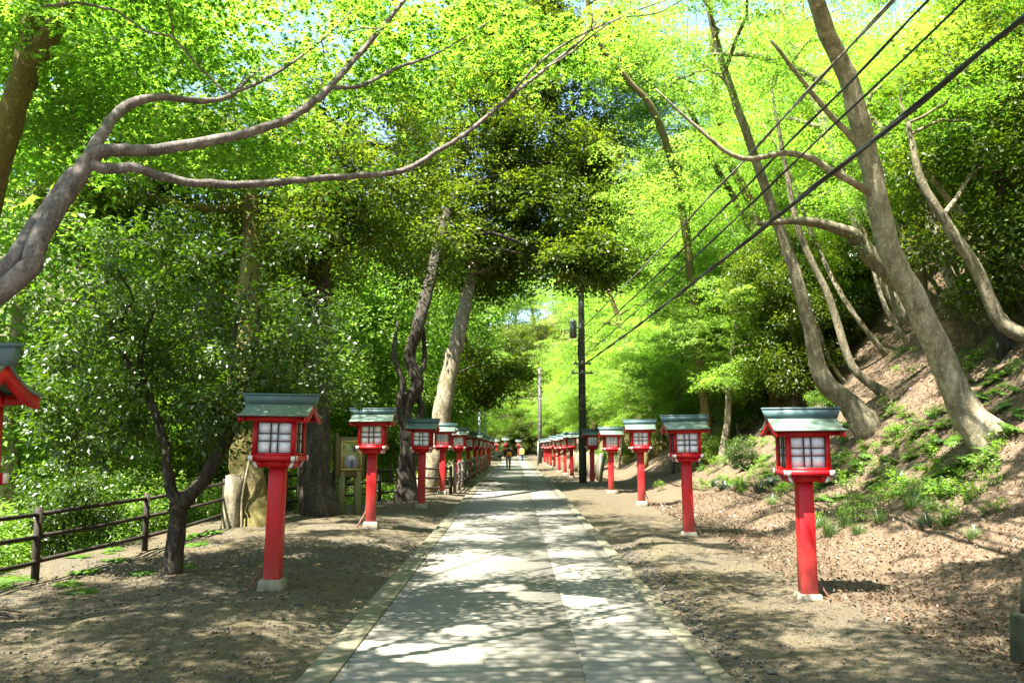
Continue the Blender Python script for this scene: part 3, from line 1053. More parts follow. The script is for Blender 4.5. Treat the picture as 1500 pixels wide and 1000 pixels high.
def picture_mat():
    m, nt, out = new_mat('picture_print')
    v = coord(nt, 'Object')
    sep = nt.nodes.new('ShaderNodeSeparateXYZ'); nt.links.new(v, sep.inputs[0])
    f = noise(nt, v, 9, 5, 0.6, 0.6)
    c = ramp(nt, f, [(0.3, (0.07, 0.10, 0.02)), (0.5, (0.24, 0.23, 0.07)), (0.72, (0.38, 0.32, 0.12))])
    def spot(x, z, rx, rz, colr, c):
        mp = nt.nodes.new('ShaderNodeMapping'); mp.vector_type = 'POINT'
        mp.inputs['Location'].default_value = (-x / rx, 0, -z / rz); mp.inputs['Scale'].default_value = (1 / rx, 0, 1 / rz)
        nt.links.new(v, mp.inputs[0])
        ln = N(nt, 'ShaderNodeVectorMath', operation='LENGTH'); nt.links.new(mp.outputs[0], ln.inputs[0])
        ad = N(nt, 'ShaderNodeMath', operation='ADD'); nt.links.new(ln.outputs['Value'], ad.inputs[0])
        k = N(nt, 'ShaderNodeMath', operation='MULTIPLY'); nt.links.new(f, k.inputs[0]); k.inputs[1].default_value = 0.8
        nt.links.new(k.outputs[0], ad.inputs[1])
        g = ramp(nt, ad.outputs[0], [(0.0, (1, 1, 1)), (1.0, (0, 0, 0))])
        mr = N(nt, 'ShaderNodeMapRange'); nt.links.new(ad.outputs[0], mr.inputs[0])
        mr.inputs[1].default_value = 1.15; mr.inputs[2].default_value = 1.45; mr.inputs[3].default_value = 1; mr.inputs[4].default_value = 0
        return mixc(nt, mr.outputs[0], c, colr)
    c = spot(0.0, 1.12, 0.18, 0.17, (0.30, 0.32, 0.46), c)
    c = spot(0.0, 1.22, 0.09, 0.06, (0.5, 0.53, 0.64), c)
    c = spot(0.01, 1.07, 0.035, 0.13, (0.12, 0.10, 0.30), c)
    c = spot(0.06, 1.40, 0.06, 0.08, (0.07, 0.055, 0.06), c)
    princ(nt, out, c, 0.45, None, 0.4)
    return m


MB().box((0, -0.071, 1.27), (0.44, 0.010, 0.575)).build('picture', picture_mat(), nb)

# ------------------------------------------------------------------ utility poles and cables
def utility_pole(x, y, h, r, label, full=True):
    z = hz(x, y)
    root = empty('utility_pole', (x, y, z), label, 'utility pole')
    rg = np.random.RandomState(8)
    MB().tube([(0, 0, -0.4), (0, 0, h * 0.5), (0, 0, h)], [r, r * 0.88, r * 0.74], 16, True, 0.0).build('pole', 'pole_dark', root, True)
    for zb in (1.9, 2.15, 3.05, 3.6, 4.05, 5.2, 5.9):
        if zb < h:
            MB().tube([(0, 0, zb), (0, 0, zb + 0.035)], r * (1 - 0.26 * zb / h) + 0.006, 16).build('band', 'steel', root)
    if full:
        # crossarms, insulators, junction box, transformer
        for zc, L in ((4.55, 0.9), (4.95, 0.7)):
            a = MB().box((0, -0.19, zc), (L, 0.07, 0.07)).build('crossarm', 'steel', root)
            for k in (-1, 0, 1):
                MB().tube([(k * L * 0.42, -0.19, zc + 0.03), (k * L * 0.42, -0.19, zc + 0.09), (k * L * 0.42, -0.19, zc + 0.14)], [0.03, 0.045, 0.02], 8).build('insulator', 'white_metal', a, True)
        MB().tube([(-0.36, -0.05, 6.05), (-0.36, -0.05, 6.15), (-0.36, -0.05, 6.75), (-0.36, -0.05, 6.85)], [0.12, 0.155, 0.155, 0.08], 14).build('transformer', 'steel', root, True)
        MB().box((-0.17, -0.05, 6.5), (0.16, 0.06, 0.05)).box((-0.17, -0.05, 6.2), (0.16, 0.06, 0.05)).build('bracket', 'steel', root)
        MB().box((0.02, -0.22, 3.35), (0.24, 0.14, 0.36)).build('junction_box', 'pole_dark', root, False, 0.01)
        MB().tube(smooth_path([(-0.14, -0.14, 6.05), (-0.17, -0.15, 5.4), (-0.13, -0.17, 4.9), (-0.12, -0.17, 3.5)], 5), 0.02, 6).build('riser_cable', 'cable', root, True)
        MB().tube(smooth_path([(-0.05, -0.15, 7.1), (-0.32, -0.12, 7.35), (-0.42, -0.1, 6.9)], 5), 0.012, 5).build('lead_wire', 'cable_pale', root, True)
        for k in range(8):
            zz = 2.2 + k * 0.8
            s = 1 if k % 2 else -1
            MB().tube([(s * r * 0.8, 0, zz), (s * (r * 0.8 + 0.13), 0, zz)], 0.011, 6).build('step_bolt', 'steel', root)
    return root


utility_pole(2.84, 36.0, 9.6, 0.165, 'tall dark utility pole with a grey transformer by the right verge')
utility_pole(2.35, 80.0, 9.0, 0.19, 'farther dark utility pole beyond the right lantern row', False)
steelp = empty('steel_post', (1.95, 72.0, hz(1.95, 72)), 'thin grey steel post at the far right road edge', 'post')
MB().tube([(0, 0, -0.2), (0, 0, 2.0)], 0.06, 10).build('pole', 'steel', steelp, True)
MB().tube([(0, 0, 2.0), (0, 0, 2.1)], [0.07, 0.02], 10).build('cap', 'steel', steelp, True)
for x, y, h, lab in ((-2.15, 52.0, 4.0, 'pale grey pole rising behind the left lantern row'), (-2.3, 66.0, 6.5, 'thin grey pole far behind the railing')):
    root = empty('steel_post', (x, y, hz(x, y)), lab, 'post')
    MB().tube([(0, 0, -0.2), (0, 0, h)], 0.075, 10).build('pole', 'steel', root, True)
    MB().tube([(0, 0, h), (0, 0, h + 0.1)], [0.085, 0.03], 10).build('cap', 'steel', root, True)


def cable_path(a, b, c, sag1, sag2, n=28):
    """Sagging spans a->b->c."""
    out = []
    for p, q, s in ((a, b, sag1), (b, c, sag2)):
        t = np.linspace(0, 1, n)[:, None]
        out.append(np.array(p) * (1 - t) + np.array(q) * t - np.array([0, 0, 1]) * (4 * t * (1 - t)) * s)
    return out[0], out[1]


rng = np.random.RandomState(14)


def cable(label, start, px, py, Yn, radius, mat, strands=1, twist=0.0, seed=0, sag=0.5, far=None):
    rg = np.random.RandomState(seed)
    A = np.array(start, float)
    B0 = at(px, py, Yn)
    d = (B0 - A) / np.linalg.norm(B0 - A)
    B = B0 + d * (Yn + 14.0) / abs(d[1])       # carried on to the next pole, behind the camera
    t = np.linspace(0, 1, 70)[:, None]
    tb = (np.linalg.norm(B0 - A) / np.linalg.norm(B - A))
    sagv = 4 * t * (1 - t) * sag
    fix = 4 * tb * (1 - tb) * sag
    P = A * (1 - t) + B * t - np.array([0, 0, 1]) * sagv + np.array([0, 0, 1]) * fix * np.clip(t / tb, 0, 3)
    root = bpy.data.objects.new('power_cable', None); root.location = A; link(root)
    tag(root, label, 'cable')
    for k in range(strands):
        ph = rg.uniform(0, 6.28)
        fr = rg.uniform(6, 15)
        rad = twist * (0.4 + 0.6 * rg.rand())
        off = np.stack([np.cos(ph + fr * t[:, 0] * 6.28) * rad, 0 * t[:, 0], np.sin(ph + fr * t[:, 0] * 6.28) * rad], 1)
        MB().tube(P - A + off, radius, 6, True).build('strand', mat, root, True)
    return P


PX, PY, PZ = 2.84, 35.8, hz(2.84, 36.0)
cable('thick black bundle of cables, lowest of the overhead lines', (PX + 0.18, PY, PZ + 5.0), 1490, 35, 6.8, 0.016, 'cable', 5, 0.035, 1, 0.30)
cable('thin black overhead line just above the thick bundle', (PX + 0.1, PY, PZ + 5.3), 1412, 0, 7.4, 0.012, 'cable', 2, 0.014, 2, 0.35)
cable('dark twisted overhead line second from the top', (PX, PY, PZ + 5.75), 1362, 0, 8.0, 0.013, 'cable', 2, 0.016, 3, 0.35)
cable('pale weathered overhead line, topmost of the cables', (PX - 0.05, PY, PZ + 6.4), 1308, 0, 8.8, 0.014, 'cable_pale', 2, 0.018, 4, 0.30)
# a lighter line on to the farther pole
A = np.array([PX, 36.1, PZ + 5.2]); B = np.array([2.35, 79.8, hz(2.35, 80) + 6.0])
t = np.linspace(0, 1, 30)[:, None]
c = bpy.data.objects.new('power_cable', None); c.location = A; link(c)
tag(c, 'thin overhead line running on to the farther utility pole', 'cable')
MB().tube(A * (1 - t) + B * t - np.array([0, 0, 1]) * 4 * t * (1 - t) * 0.6 - A, 0.02, 5).build('strand', 'cable_pale', c, True)
A = np.array([2.35, 80, hz(2.35, 80) + 6.0]); B = np.array([-4.5, 74, 6.3])
c = bpy.data.objects.new('power_cable', None); c.location = A; link(c)
tag(c, 'pale line crossing high over the far end of the road', 'cable')
MB().tube(A * (1 - t) + B * t - np.array([0, 0, 1]) * 4 * t * (1 - t) * 0.3 - A, 0.03, 5).build('strand', 'cable_pale', c, True)

# ------------------------------------------------------------------ stone marker at the right edge, retaining boards, far end
sx, sy = 4.10, 6.5
sm = empty('stone_marker', (sx, sy, hz(sx, sy)), 'mossy stone marker of stacked blocks cut off by the right edge', 'stone marker', None, 0.06)
for nm, c, s, tp in (('base_block', (0, 0, 0.16), (0.62, 0.6, 0.44), 0.95), ('upper_block', (0.02, 0, 0.55), (0.52, 0.5, 0.35), 0.88), ('shaft', (0.10, 0, 0.90), (0.28, 0.28, 0.36), 0.92)):
    MB().box(c, s, 0.0, tp).build(nm, 'mossy_stone', sm, False, 0.02)

rw = empty('retaining_boards', (4.3, 46, hz(4.3, 46)), 'low retaining wall of tilted boards behind the far right lanterns', 'retaining wall')
rng = np.random.RandomState(31)
for k in range(26):
    y = 37.5 + k * 0.85
    x = 3.75 + 0.1 * rng.rand()
    z = float(zroad(y))
    MB().box((x - 4.3, y - 46, z + 0.45 - hz(4.3, 46)), (0.08, 0.62 + 0.15 * rng.rand(), 1.25 + 0.3 * rng.rand()), 0, 1, Matrix.Rotation(0.14 + rng.uniform(-.05, .05), 3, 'Y').to_euler()).build('plank', ['post_lichen', 'fence_grey', 'board_wood'][k % 3], rw)

fl = copy_tree(proto_c); fl.location = (-1.3, 118, hz(-1.3, 118) + 0.02); fl.scale = (1.35,) * 3
tag(fl, 'red lantern with a pale roof at the foot of the far wooded hill', 'lantern', LG)
for x, y in ((-2.6, 121), (0.5, 122)):
    fl = copy_tree(proto_c); fl.location = (x, y, hz(x, y) + 0.2); fl.scale = (1.1,) * 3
    tag(fl, 'small shaded red lantern at the far end of the road', 'lantern', 'lanterns at the far end')
rk_rng = np.random.RandomState(41)
for k in range(16):
    x = -4.6 + k * 0.42 + rk_rng.uniform(-.1, .1) if k < 8 else -4.4 + (k - 8) * 0.42
    y = 104 + rk_rng.uniform(-2, 2); r = rk_rng.uniform(0.3, 0.6)
    bm = bmesh.new(); bmesh.ops.create_icosphere(bm, subdivisions=2, radius=r)
    for v in bm.verts:
        v.co *= 1 + 0.18 * math.sin(v.co.x * 9 + k) * math.cos(v.co.y * 7 + k) + rk_rng.uniform(-.06, .06); v.co.z *= 0.75
    me = bpy.data.meshes.new('rock'); bm.to_mesh(me); bm.free(); me.materials.append(M['stone'])
    o = link(bpy.data.objects.new('rock', me)); o.location = (min(x, -1.9), y, hz(min(x, -1.9), y) + r * 0.3 + (0.5 if k >= 8 else 0))
    tag(o, 'pale rock piled at the far left end of the road', 'rock', 'rocks at the road end')

# ------------------------------------------------------------------ people walking away
def skin_body(name, verts, edges, radii, mat, parent, sub=2):
    me = bpy.data.meshes.new(name)
    me.from_pydata(verts, edges, [])
    o = bpy.data.objects.new(name, me); COL.objects.link(o)
    md = o.modifiers.new('skin', 'SKIN'); md.use_smooth_shade = True
    sv = me.skin_vertices[0].data
    for v, r in zip(sv, radii):
        v.radius = (r, r) if not isinstance(r, tuple) else r
        v.use_root = False
    sv[0].use_root = True
    s = o.modifiers.new('sub', 'SUBSURF'); s.levels = sub; s.render_levels = sub
    dg = bpy.context.evaluated_depsgraph_get()
    me2 = bpy.data.meshes.new_from_object(o.evaluated_get(dg))
    COL.objects.unlink(o); bpy.data.objects.remove(o)
    me2.name = name; me2.materials.clear(); me2.materials.append(M[mat] if isinstance(mat, str) else mat)
    return link(bpy.data.objects.new(name, me2), parent)


M['skin'] = worn('skin', (0.42, 0.26, 0.18), (0.50, 0.32, 0.23), 0.6)
M['cloth_black'] = worn('cloth_black', (0.012, 0.012, 0.014), (0.03, 0.03, 0.034), 0.9)
M['cloth_grey'] = worn('cloth_grey', (0.17, 0.17, 0.18), (0.26, 0.26, 0.27), 0.9)
M['cloth_orange'] = worn('cloth_orange', (0.6, 0.19, 0.02), (0.75, 0.30, 0.03), 0.8)
M['cloth_yellow'] = worn('cloth_yellow', (0.70, 0.56, 0.03), (0.82, 0.68, 0.06), 0.8)
M['cloth_blue'] = worn('cloth_blue', (0.05, 0.08, 0.13), (0.09, 0.13, 0.2), 0.9)
M['hair'] = worn('hair', (0.01, 0.008, 0.007), (0.025, 0.02, 0.018), 0.5)


def person(x, y, H, label, stride, coat):
    z = hz(x, y) if abs(x) > 1.5 else float(zroad(y))
    root = empty('person', (x, y, z), label, 'person', None, 0.05)
    k = H / 1.70
    # +y is the walking direction; we see the back
    def arm(s, sw):
        return [(s * 0.185, 0.0, 1.38), (s * 0.23, -0.02 + sw * 0.05, 1.10), (s * 0.23, 0.06 + sw * 0.16, 0.87), (s * 0.225, 0.09 + sw * 0.2, 0.77)]
    def leg(s, sw):
        kn = (s * 0.10, 0.05 + sw * 0.14, 0.49)
        an = (s * 0.10, sw * 0.25 - (0.06 if sw < 0 else 0), 0.09 + (0.04 if sw < 0 else 0))
        return [(s * 0.09, 0, 0.90), kn, an, (an[0], an[1] + 0.14, 0.045 + (0.0 if sw > 0 else 0.0))]
    V = [(0, 0, 0.95), (0, 0.0, 1.14), (0, 0.0, 1.34), (0, 0.02, 1.46), (0, 0.03, 1.57), (0, 0.035, 1.66)]
    E = [(i, i + 1) for i in range(5)]
    Rr = [(0.15, 0.11), (0.14, 0.10), (0.16, 0.10), 0.055, 0.085, 0.07]
    for s, sw in ((-1, -stride), (1, stride)):
        b = len(V); V += arm(s, -sw); E += [(2, b), (b, b + 1), (b + 1, b + 2), (b + 2, b + 3)]; Rr += [0.065, 0.048, 0.036, 0.035]
        b = len(V); V += leg(s, sw); E += [(0, b), (b, b + 1), (b + 1, b + 2), (b + 2, b + 3)]; Rr += [0.088, 0.062, 0.042, 0.038]
    V = [(a * k, b * k, c * k) for a, b, c in V]
    Rk = [tuple(q * k for q in r) if isinstance(r, tuple) else r * k for r in Rr]
    skin_body('body', V, E, Rk, 'skin', root)
    # trousers and shirt over the body
    def sub(idx_chain, rad, mat, name):
        vs, es, rs = [], [], []
        for chain, rr in zip(idx_chain, rad):
            b = len(vs)
            for q, r in zip(chain, rr):
                vs.append(tuple(c * k for c in q)); rs.append(tuple(w * k for w in r) if isinstance(r, tuple) else r * k)
            es += [(b + i, b + i + 1) for i in range(len(chain) - 1)]
            if b: es.append((0, b))
        return skin_body(name, vs, es, rs, mat, root)
    l0, l1 = leg(-1, -stride), leg(1, stride)
    a0, a1 = arm(-1, stride), arm(1, -stride)
    sub([[(0, 0, 0.99)], l0[:3], l1[:3]], [[(0.165, 0.125)], [0.105, 0.082, 0.062], [0.105, 0.082, 0.062]], 'cloth_blue' if coat else 'cloth_grey', 'trousers')
    top = 'cloth_yellow' if coat else 'cloth_black'
    hem = 0.52 if coat else 0.92
    sub([[(0, 0, hem), (0, 0, 0.95), (0, 0, 1.15), (0, 0, 1.36), (0, 0.015, 1.45)], a0[:3], a1[:3]],
        [[(0.24, 0.19) if coat else (0.172, 0.14), (0.2, 0.15) if coat else (0.168, 0.13), (0.165, 0.125), (0.185, 0.12), 0.07], [0.082, 0.066, 0.052], [0.082, 0.066, 0.052]], top, 'coat' if coat else 'shirt')
    bm = bmesh.new(); bmesh.ops.create_uvsphere(bm, u_segments=14, v_segments=10, radius=0.115 * k)
    for v in bm.verts:
        v.co.z *= 1.2
        if v.co.y > 0.03 and v.co.z < 0.04: v.co.y = 0.03
    me = bpy.data.meshes.new('hair'); bm.to_mesh(me); bm.free(); me.materials.append(M['hair'])
    h = link(bpy.data.objects.new('hair', me), root); h.location = (0, 0.015 * k, 1.60 * k)
    for s, l in ((-1, l0), (1, l1)):
        q = l[2]
        MB().box((q[0] * k, (q[1] + 0.06) * k, (q[2] - 0.035) * k), (0.10 * k, 0.27 * k, 0.10 * k), 0, 0.8).build('shoe', 'cloth_black', root, True, 0.015)
    return root, k


pr, k = person(-0.42, 57.0, 1.68, 'person in a black top and grey trousers walking away with an orange bag', 1.0, False)
bag = empty('shoulder_bag', (-0.42 + 0.04, 57.0 - 0.20, float(zroad(57)) + 1.0), 'orange bag hanging at the back of the person in black', 'bag')
MB().box((0, 0, 0.02), (0.36, 0.13, 0.30), 0, 0.85).build('pouch', 'cloth_orange', bag, False, 0.03)
MB().box((0, -0.07, 0.0), (0.26, 0.03, 0.18)).build('pocket', 'cloth_orange', bag, False, 0.01)
MB().tube(smooth_path([(0.16, 0.05, 0.12), (0.10, 0.03, 0.3), (-0.10, 0.06, 0.48), (-0.17, 0.16, 0.52)], 4), 0.016, 6).build('strap', 'cloth_black', bag, True)
person(0.75, 92.0, 1.62, 'distant person in a long yellow coat at the end of the road', 0.6, True)


# ------------------------------------------------------------------ trees with trunks the photograph shows
def trunk_px(base, pts, widths):
    """Foot where the ray of this pixel meets the ground; then points (px, py, distance beyond the foot). Widths in photo pixels."""
    g = on_ground(*base)
    P = [g] + [at(px, py, g[1] + dy) for px, py, dy in pts]
    R = [0.5 * w * p[1] / FPX for w, p in zip(widths, P)]
    return P, R, g


SLOPE = 'leaning maples on the bank'
# the big leaning trunk
P, R, g = trunk_px((1448, 652), [(1400, 575, 0), (1345, 450, -0.2), (1302, 365, -0.4), (1276, 250, -0.6), (1258, 170, -0.9), (1240, 110, -1.1), (1205, 30, -1.5), (1180, -60, -2), (1150, -200, -2.6)],
                   [50, 39, 36, 33, 31, 30, 28, 26, 22, 15])
tree('maple_tree', 'thickest leaning grey trunk on the bank, behind and above the nearest bank lantern', 'tree', SLOPE, P, R,
     [((4.6, g[1] - 3, 10.2), (3.6, 3.4, 1.3), 1.2), ((1.6, g[1] - 1, 10.6), (2.4, 3.0, 0.9), 0.5), ((3.2, g[1] - 8.6, 9.6), (2.6, 3.8, 0.9), 2.0), ((7.2, g[1] - 2.5, 9.4), (2.4, 3, 1.2), 0.5)], 'maple_leaf', 'bark_pale', 'pad', 290, 108, 0.12, 0.62, 'maple3', 101, 8, 0.3, 12,  # third blob, out of view, is added to shade the near bank
     extra_limbs=[([at(1282, 285, g[1] - .5), at(1240, 262, g[1] - .9), at(1165, 225, g[1] - 1.3), at(1085, 232, g[1] - 1.8), at(1025, 190, g[1] - 2.0), at(960, 130, g[1] - 2.2)], [0.07, 0.055, 0.045, 0.035, 0.025, 0.012]),
                  ([at(1270, 225, g[1] - .6), at(1200, 150, g[1] - 1.2), at(1130, 60, g[1] - 2)], [0.06, 0.04, 0.025])])
# the trunk behind it that turns into a level dead limb with ivy
P, R, g = trunk_px((1425, 500), [(1385, 462, -0.1), (1325, 420, -0.3), (1268, 368, -0.6), (1245, 342, -0.8), (1180, 324, -1.2), (1108, 328, -1.5)], [38, 32, 28, 25, 20, 13, 6])
rt = tree('old_leaning_tree', 'ivy knotted old trunk bending into a level broken limb behind the thickest trunk', 'tree', SLOPE, P, R, [], None, 'bark_grey', seed=102, sides=10)
rng = np.random.RandomState(12)
V, F, tn = clumps(np.array([at(1250, 345, g[1] - .8), at(1262, 362, g[1] - .8), at(1246, 372, g[1] - .75)]) - g, 0.26, 130, 0.06, 'oval', rng)
np_obj('ivy', V, F, 'camellia_leaf', rt, tn)
# the curved trunk left of it
P, R, g = trunk_px((1275, 632), [(1243, 590, 0), (1207, 557, 0), (1186, 480, -0.2), (1165, 400, -0.4), (1140, 330, -0.5), (1097, 205, -1.0), (1062, 105, -1.4), (1040, 20, -1.8), (1020, -80, -2.2)], [36, 30, 27, 20, 18, 16, 13, 11, 9, 6])
tree('maple_tree', 'crooked grey trunk with an elbow just above the nearest bank lantern', 'tree', SLOPE, P, R,
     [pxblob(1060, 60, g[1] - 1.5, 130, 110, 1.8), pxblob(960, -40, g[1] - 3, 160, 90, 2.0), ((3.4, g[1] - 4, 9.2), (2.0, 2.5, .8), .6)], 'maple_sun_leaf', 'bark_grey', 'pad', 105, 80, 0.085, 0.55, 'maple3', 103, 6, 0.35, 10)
# slim ones
P, R, g = trunk_px((1296, 578), [(1248, 535, 0), (1216, 440, -0.1), (1190, 385, -0.2), (1168, 330, -0.3), (1150, 240, -0.5), (1130, 130, -0.8)], [15, 12, 11, 10, 9, 7, 4])
tree('slim_maple_tree', 'slim bowed trunk crossing close behind the crooked trunk', 'tree', SLOPE, P, R, [pxblob(1130, 110, g[1] - .5, 70, 80, 1.2)], 'maple_sun_leaf', 'bark_grey', 'pad', 26, 70, 0.08, 0.5, 'maple3', 104, 3)
P, R, g = trunk_px((1330, 470), [(1290, 400, 0), (1248, 310, 0), (1225, 230, -0.2), (1185, 120, -0.4), (1155, 60, -0.5), (1140, -30, -0.6)], [21, 18, 17, 16, 15, 12, 8])
tree('maple_tree', 'straight pale leaning trunk rising just left of the thickest trunk', 'tree', SLOPE, P, R, [pxblob(1170, 30, g[1] - .5, 120, 90, 2), pxblob(1080, 190, g[1] + 1, 90, 90, 1.5, .6)], 'maple_sun_leaf', 'bark_pale', 'pad', 90, 80, 0.085, 0.6, 'maple3', 105, 5)
P, R, g = trunk_px((1436, 490), [(1392, 410, 0), (1372, 340, 0), (1345, 265, -0.1), (1290, 190, -0.3), (1220, 130, -0.6), (1120, 85, -1.0), (1040, 80, -1.4)], [22, 17, 15, 14, 13, 11, 9, 5])
tree('maple_tree', 'arched trunk passing behind the thickest trunk and reaching left', 'tree', SLOPE, P, R, [pxblob(1330, 90, g[1], 130, 90, 1.6), pxblob(1150, 110, g[1] - 1, 120, 80, 1.5)], 'maple_leaf', 'bark_pale', 'pad', 80, 80, 0.08, 0.6, 'maple3', 106, 4)
P, R, g = trunk_px((1530, 498), [(1490, 488, 0), (1460, 462, 0), (1430, 395, -0.1), (1388, 330, -0.2), (1350, 265, -0.3), (1330, 180, -0.4)], [25, 22, 20, 18, 16, 12, 8])
tree('maple_tree', 'hooked trunk growing sideways from the bank by the right edge', 'tree', SLOPE, P, R, [pxblob(1380, 130, g[1], 110, 80, 1.4), pxblob(1440, 230, g[1] + 1, 90, 60, 1.2, .6)], 'maple_leaf', 'bark_grey', 'pad', 70, 75, 0.08, 0.55, 'maple3', 107, 4)
P, R, g = trunk_px((1520, 455), [(1480, 400, 0), (1440, 350, -0.1), (1400, 305, -0.1), (1345, 235, -0.3)], [18, 15, 13, 11, 6])
tree('slim_maple_tree', 'thin pale stem slanting above the hooked trunk at the right edge', 'tree', SLOPE, P, R, [pxblob(1330, 210, g[1], 60, 50, 1.0)], 'maple_leaf', 'bark_pale', 'pad', 20, 60, 0.08, 0.5, 'maple3', 108, 2)
P, R, g = trunk_px((1560, 330), [(1520, 210, 0), (1480, 110, -0.1), (1440, 20, -0.2), (1420, -60, -0.3)], [25, 21, 19, 16, 11])
tree('maple_tree', 'grey trunk leaning in at the top right corner', 'tree', SLOPE, P, R, [pxblob(1440, 60, g[1], 120, 70, 1.4), pxblob(1350, -20, g[1] - .5, 120, 60, 1.4), pxblob(1440, 190, g[1] + 1.5, 120, 60, 1.4)], 'maple_leaf', 'bark_grey', 'pad', 80, 80, 0.085, 0.6, 'maple3', 109, 5)
# a cluster of stems farther back
P, R, g = trunk_px((1140, 590), [(1128, 500, 0), (1120, 400, 0), (1100, 300, -.2), (1062, 220, -.4), (1045, 100, -.6), (1040, -20, -.8)], [22, 17, 15, 13, 11, 9, 6])
tree('maple_tree', 'mossy upright stem behind the second bank lantern', 'tree', SLOPE, P, R, [pxblob(1040, 120, g[1], 110, 110, 2.2), pxblob(960, 240, g[1], 80, 80, 2)], 'maple_sun_leaf', 'bark_moss', 'pad', 110, 80, 0.09, 0.7, 'maple3', 110, 6)
P, R, g = trunk_px((1155, 560), [(1130, 440, 0), (1096, 330, -.3), (1042, 232, -.8), (985, 115, -1.3), (905, 50, -1.8)], [13, 11, 10, 9, 7, 4])
tree('slim_maple_tree', 'thin yellowish trunk slanting far to the left under the cables', 'tree', SLOPE, P, R, [pxblob(950, 110, g[1] - 1, 100, 80, 2)], 'maple_sun_leaf', 'bark_moss', 'pad', 60, 80, 0.09, 0.7, 'maple3', 111, 4)
P, R, g = trunk_px((968, 660), [(965, 640, 0), (955, 590, -.2), (940, 540, -.5), (915, 490, -.8), (890, 420, -1)], [20, 16, 14, 11, 9, 6])
tree('young_maple_tree', 'young bright maple spreading over the fourth bank lantern', 'tree', SLOPE, P, R, [pxblob(930, 530, g[1] - .5, 80, 42, 1.6), pxblob(1000, 520, g[1], 80, 40, 1.6), pxblob(900, 450, g[1], 60, 50, 1.5), pxblob(950, 610, g[1] - .6, 45, 26, 1.0, .5)], 'maple_sun_leaf', 'bark_moss', 'pad', 80, 95, 0.085, 0.6, 'maple3', 112, 5)
P, R, g = trunk_px((1055, 650), [(1045, 600, 0), (1035, 540, -.2), (1048, 480, -.3), (1040, 420, -.4)], [20, 17, 15, 12, 7])
tree('young_maple_tree', 'young pale stemmed maple behind the second bank lantern roof', 'tree', SLOPE, P, R, [pxblob(1060, 500, g[1], 70, 30, 1.4), pxblob(1010, 440, g[1], 60, 40, 1.2), pxblob(1090, 530, g[1], 50, 25, 1.0, .6)], 'maple_sun_leaf', 'bark_pale', 'pad', 56, 90, 0.08, 0.55, 'maple3', 113, 4)
# the yellow-barked one over the road farther on
gx0 = np.array([6.6, 29.0, hz(6.6, 29)])
P = [gx0, at(1020, 480, 28.6), at(998, 300, 28), at(962, 172, 26.5), at(918, 115, 26), at(872, 50, 25.5), at(850, -60, 25)]
tree('maple_tree', 'dark yellowish limb rising left against the bright gap beside the evergreen', 'tree', SLOPE, P, [0.17, 0.14, 0.12, 0.10, 0.08, 0.05],
     [pxblob(950, 300, 28, 90, 130, 2.5), pxblob(1010, 180, 29, 110, 140, 2.5), pxblob(930, 60, 28, 80, 80, 2.0), pxblob(912, 135, 30, 60, 110, 2.5, 1.8)], 'maple_sun_leaf', 'bark_moss', 'pad', 340, 90, 0.115, 0.75, 'maple3', 114, 8)

LEFT = 'trees by the valley fence'
# the near maple whose limbs sweep over the picture
base = np.array([-5.6, 3.2, hz(-5.6, 3.2)])
J = at(128, 236, 5.3)
tl = [base, at(-190, 560, 4.6), at(-40, 455, 4.9), at(40, 395, 5.0), at(60, 345, 5.1), J]
limbs = [
    ([at(-60, 440, 4.95), at(10, 392, 5.0), at(52, 330, 5.2), at(100, 262, 5.3), J], [0.062, 0.06, 0.055, 0.05, 0.045]),
    ([J, at(150, 195, 5.4), at(185, 155, 5.6), at(235, 142, 5.8), at(290, 148, 6.1), at(335, 140, 6.3), at(380, 100, 6.6)], [0.06, 0.05, 0.045, 0.036, 0.03, 0.025, 0.012]),
    ([J, at(155, 219, 5.3), at(210, 220, 5.4), at(300, 208, 5.6), at(400, 183, 5.9), at(455, 152, 6.1), at(482, 128, 6.2), at(530, 75, 6.5), at(600, -10, 6.8), at(640, -80, 7)], [0.062, 0.055, 0.05, 0.045, 0.04, 0.037, 0.034, 0.028, 0.022, 0.014]),
    ([at(482, 128, 6.2), at(530, 125, 6.4), at(580, 100, 6.7), at(640, 78, 7.0), at(720, 30, 7.5)], [0.024, 0.021, 0.018, 0.014, 0.008]),
    ([J, at(150, 246, 5.3), at(200, 248, 5.35), at(260, 264, 5.5), at(340, 271, 5.7), at(430, 265, 6.0), at(510, 258, 6.3), at(590, 250, 6.6), at(640, 222, 6.8), at(690, 190, 7.0), at(740, 148, 7.2), at(800, 100, 7.5), at(860, 50, 7.9), at(905, -10, 8.2)],
     [0.055, 0.048, 0.042, 0.037, 0.034, 0.032, 0.03, 0.028, 0.026, 0.024, 0.022, 0.019, 0.015, 0.010]),
    ([at(740, 148, 7.2), at(790, 92, 7.3), at(850, 52, 7.6), at(935, 15, 8.0), at(990, -5, 8.3)], [0.018, 0.016, 0.013, 0.010, 0.006]),
    ([at(800, 100, 7.5), at(840, 75, 7.6), at(900, 30, 7.8), at(960, 20, 8.1), at(1000, 0, 8.4)], [0.014, 0.012, 0.010, 0.008, 0.005]),
    ([at(335, 140, 6.3), at(400, 110, 6.6), at(470, 60, 7.0), at(520, 10, 7.4)], [0.018, 0.016, 0.012, 0.008]),
    ([base + (0.25, 0.3, 1.5), base + (0.6, 0.2, 3.5), base + (1.4, 0.4, 5.6), base + (2.8, 0.6, 6.8), base + (4.6, 0.8, 7.4), base + (6.4, 1.2, 7.7)], [0.09, 0.085, 0.07, 0.055, 0.035, 0.015]),  # unseen limb carrying the crown that shades the near road
]
